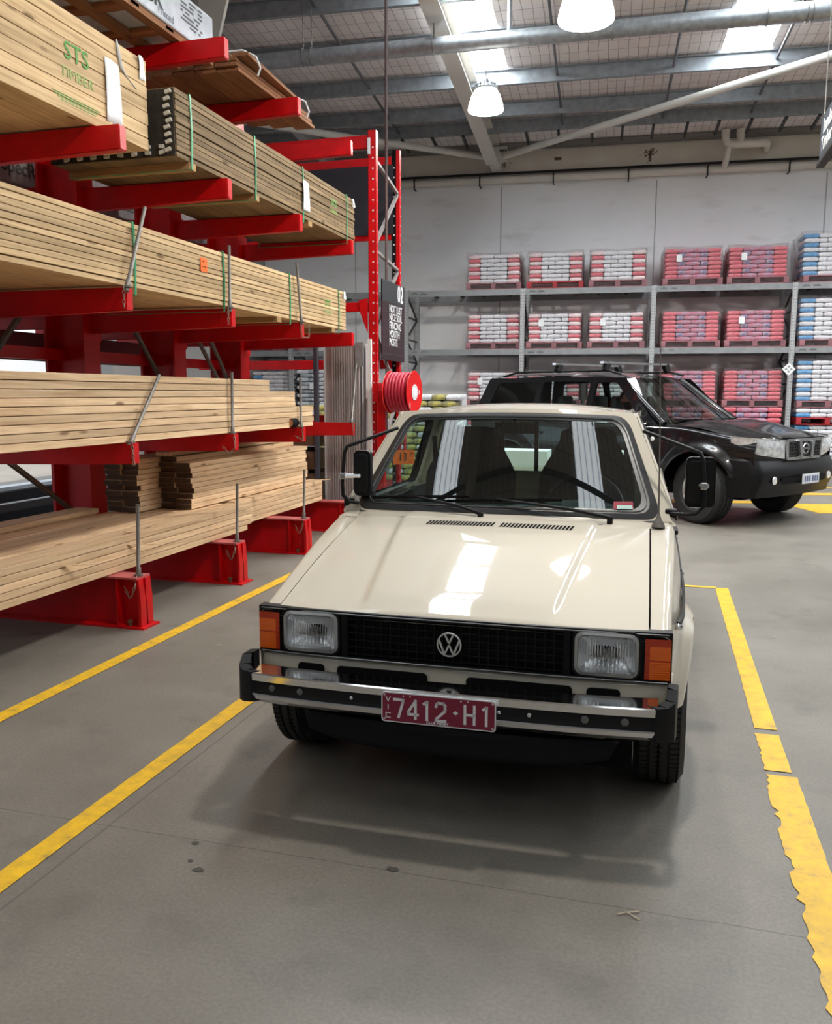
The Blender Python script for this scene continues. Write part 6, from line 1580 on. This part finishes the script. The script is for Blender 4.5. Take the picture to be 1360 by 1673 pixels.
# hose reel
HR = mat('hose_red', (0.42, 0.012, 0.035), .4); DR_ = mat('reel_red', (0.68, 0.01, 0.01), .35)
hr = thing('hose_reel', 'red fire hose reel with white hub mounted beside the rack frame', 'hose reel', (-2.71, 9.0, 1.465))
axr = Vector((1, -0.10, 0)).normalized()
g = G(); 
for off_, rr in ((0.14, .225), (-.14, .225)):
    g.lathe([(.0, off_-.004), (rr*.8, off_-.004), (rr, off_-.0), (rr+.006, off_+.006), (rr, off_+.012), (rr*.8, off_+.006), (.0, off_+.006)], (0, 0, 0), axr, 40)
g.lathe([(.10, -.14), (.10, .14)], (0, 0, 0), axr, 24); g.out('reel_drum', DR_, hr, smooth=40)
g = G(); pts = []
e1 = Vector((0, 0, 1)); e2 = axr.cross(e1)
for k in range(6*40+1):
    a = 2*pi*k/40; pts.append(axr*(-.115+.23*k/240) + (e1*cos(a)+e2*sin(a))*.196)
g.tube(pts, .021, 8)
pts = [axr*(-.115+.23*k/240) + (e1*cos(2*pi*k/40)+e2*sin(2*pi*k/40))*.155 for k in range(6*40+1)]; g.tube(pts, .021, 8)
g.tube([axr*-.10+e2*-.19, axr*-.10+e2*-.19+Vector((0, 0, -.15)), axr*-.08+e2*-.16+Vector((0, 0, -.42)), axr*-.09+e2*-.12+Vector((0, 0, -.75))], .020, 8)
g.tube([axr*-.04+e2*-.19, axr*-.04+e2*-.18+Vector((0, 0, -.2)), axr*.0+e2*-.10+Vector((0, 0, -.40)), axr*.0+e2*-.08+Vector((0, 0, -.7))], .018, 8)
g.out('hose', HR, hr, smooth=60)
g = G(); g.lathe([(.085, .150), (.085, .153), (0, .155)], (0, 0, 0), axr, 30); q = g.out('hub_label', PAPER, hr)
g = G()
for k in range(14):
    a = 2*pi*k/14; g.obox(axr*.156+(e1*cos(a)+e2*sin(a))*.062, (e1*cos(a)+e2*sin(a)), (-e1*sin(a)+e2*cos(a)), axr, .005, .006, .0006)
g.out('hub_print', mat('faint_print', (.3, .2, .2), .5), q)
g = G(); g.obox(axr*.152-e2*.0+e1*-.0+e2*.12*0+Vector((-.10*0, 0, 0))+e2*-.125, e2, e1, axr, .006, .025, .001); g.obox(axr*.152+e2*.14+e1*-.14, e2, e1, axr, .008, .03, .001); g.out('white_mark', PAPER, hr)
g = G(); g.tube([axr*-.15, axr*-.30], .03, 10); g.box(-.32, -.26, -.02, .30, -.1, .1); g.out('wall_bracket', RED, hr)
g = G(); g.box(-.04, .04, -.03, .03, -1.46, -.0); q = g.out('reel_post', RED, hr); q.location = axr*-.24
# orange price ticket seen through the pickup window
g = G(); g.quad((0, -.10, 0), (0, .10, 0), (0, .10, .13), (0, -.10, .13)); q = g.out('price_ticket', ORG, None, loc=(-2.24, 7.5, .81), rz=radians(-60), solid=.001); tag(q, 'orange price card seen through the pickup side window', 'card')
text('price', '13', .11, INK, q, (.003, -.01, .065), RS, .0005, .8); text('price', '90', .04, INK, q, (.003, .07, .095), RS, .0005, .8)
# white trays behind the pickup rear window
for i, x in enumerate((-0.42, 0.06)):
    g = G(); g.box(0, .42, 0, .25, 0, .10, None, .004); g.box(.28, .30, -.002, 0, .03, .045, None); g.box(.33, .35, -.002, 0, .03, .045)
    q = g.out('white_box', WHITE, car, loc=(x, 3.1, .98))
# outside, left: bright driveway, dark kerb beams
g = G(); g.box(-7.3, -7.1, 2.0, 16, .0, .33); tag(g.out('dark_barrier', mat('dark_blue_steel', (0.012, 0.014, 0.022), .35), None), 'dark low barrier beam running behind the timber rack', 'barrier')
g = G(); g.box(-6.6, -6.5, 2.0, 12, .22, .30); g.box(-6.6, -6.5, 2.0, 12, .0, .10); tag(g.out('grey_rail', mat('slate_rail', (.06, .065, .075), .4), None), 'slate grey rail lying along the foot of the dark barrier', 'rail')
g = G(); g.box(-7.3, -7.12, 2.0, 16, .345, .385); tag(g.out('white_rail', mat('pale_blue_rail', (.55, .65, .75), .3), None), 'pale blue rail on top of the dark barrier behind the timber rack', 'rail')
g = G(); g.box(-24, -23.8, 14, 40, .0, 3.6); tag(g.out('outside_fence', mat('outside_white_wall', (.8, .8, .8), .7), None), 'pale outside wall far beyond, glimpsed through the timber rack', 'wall')
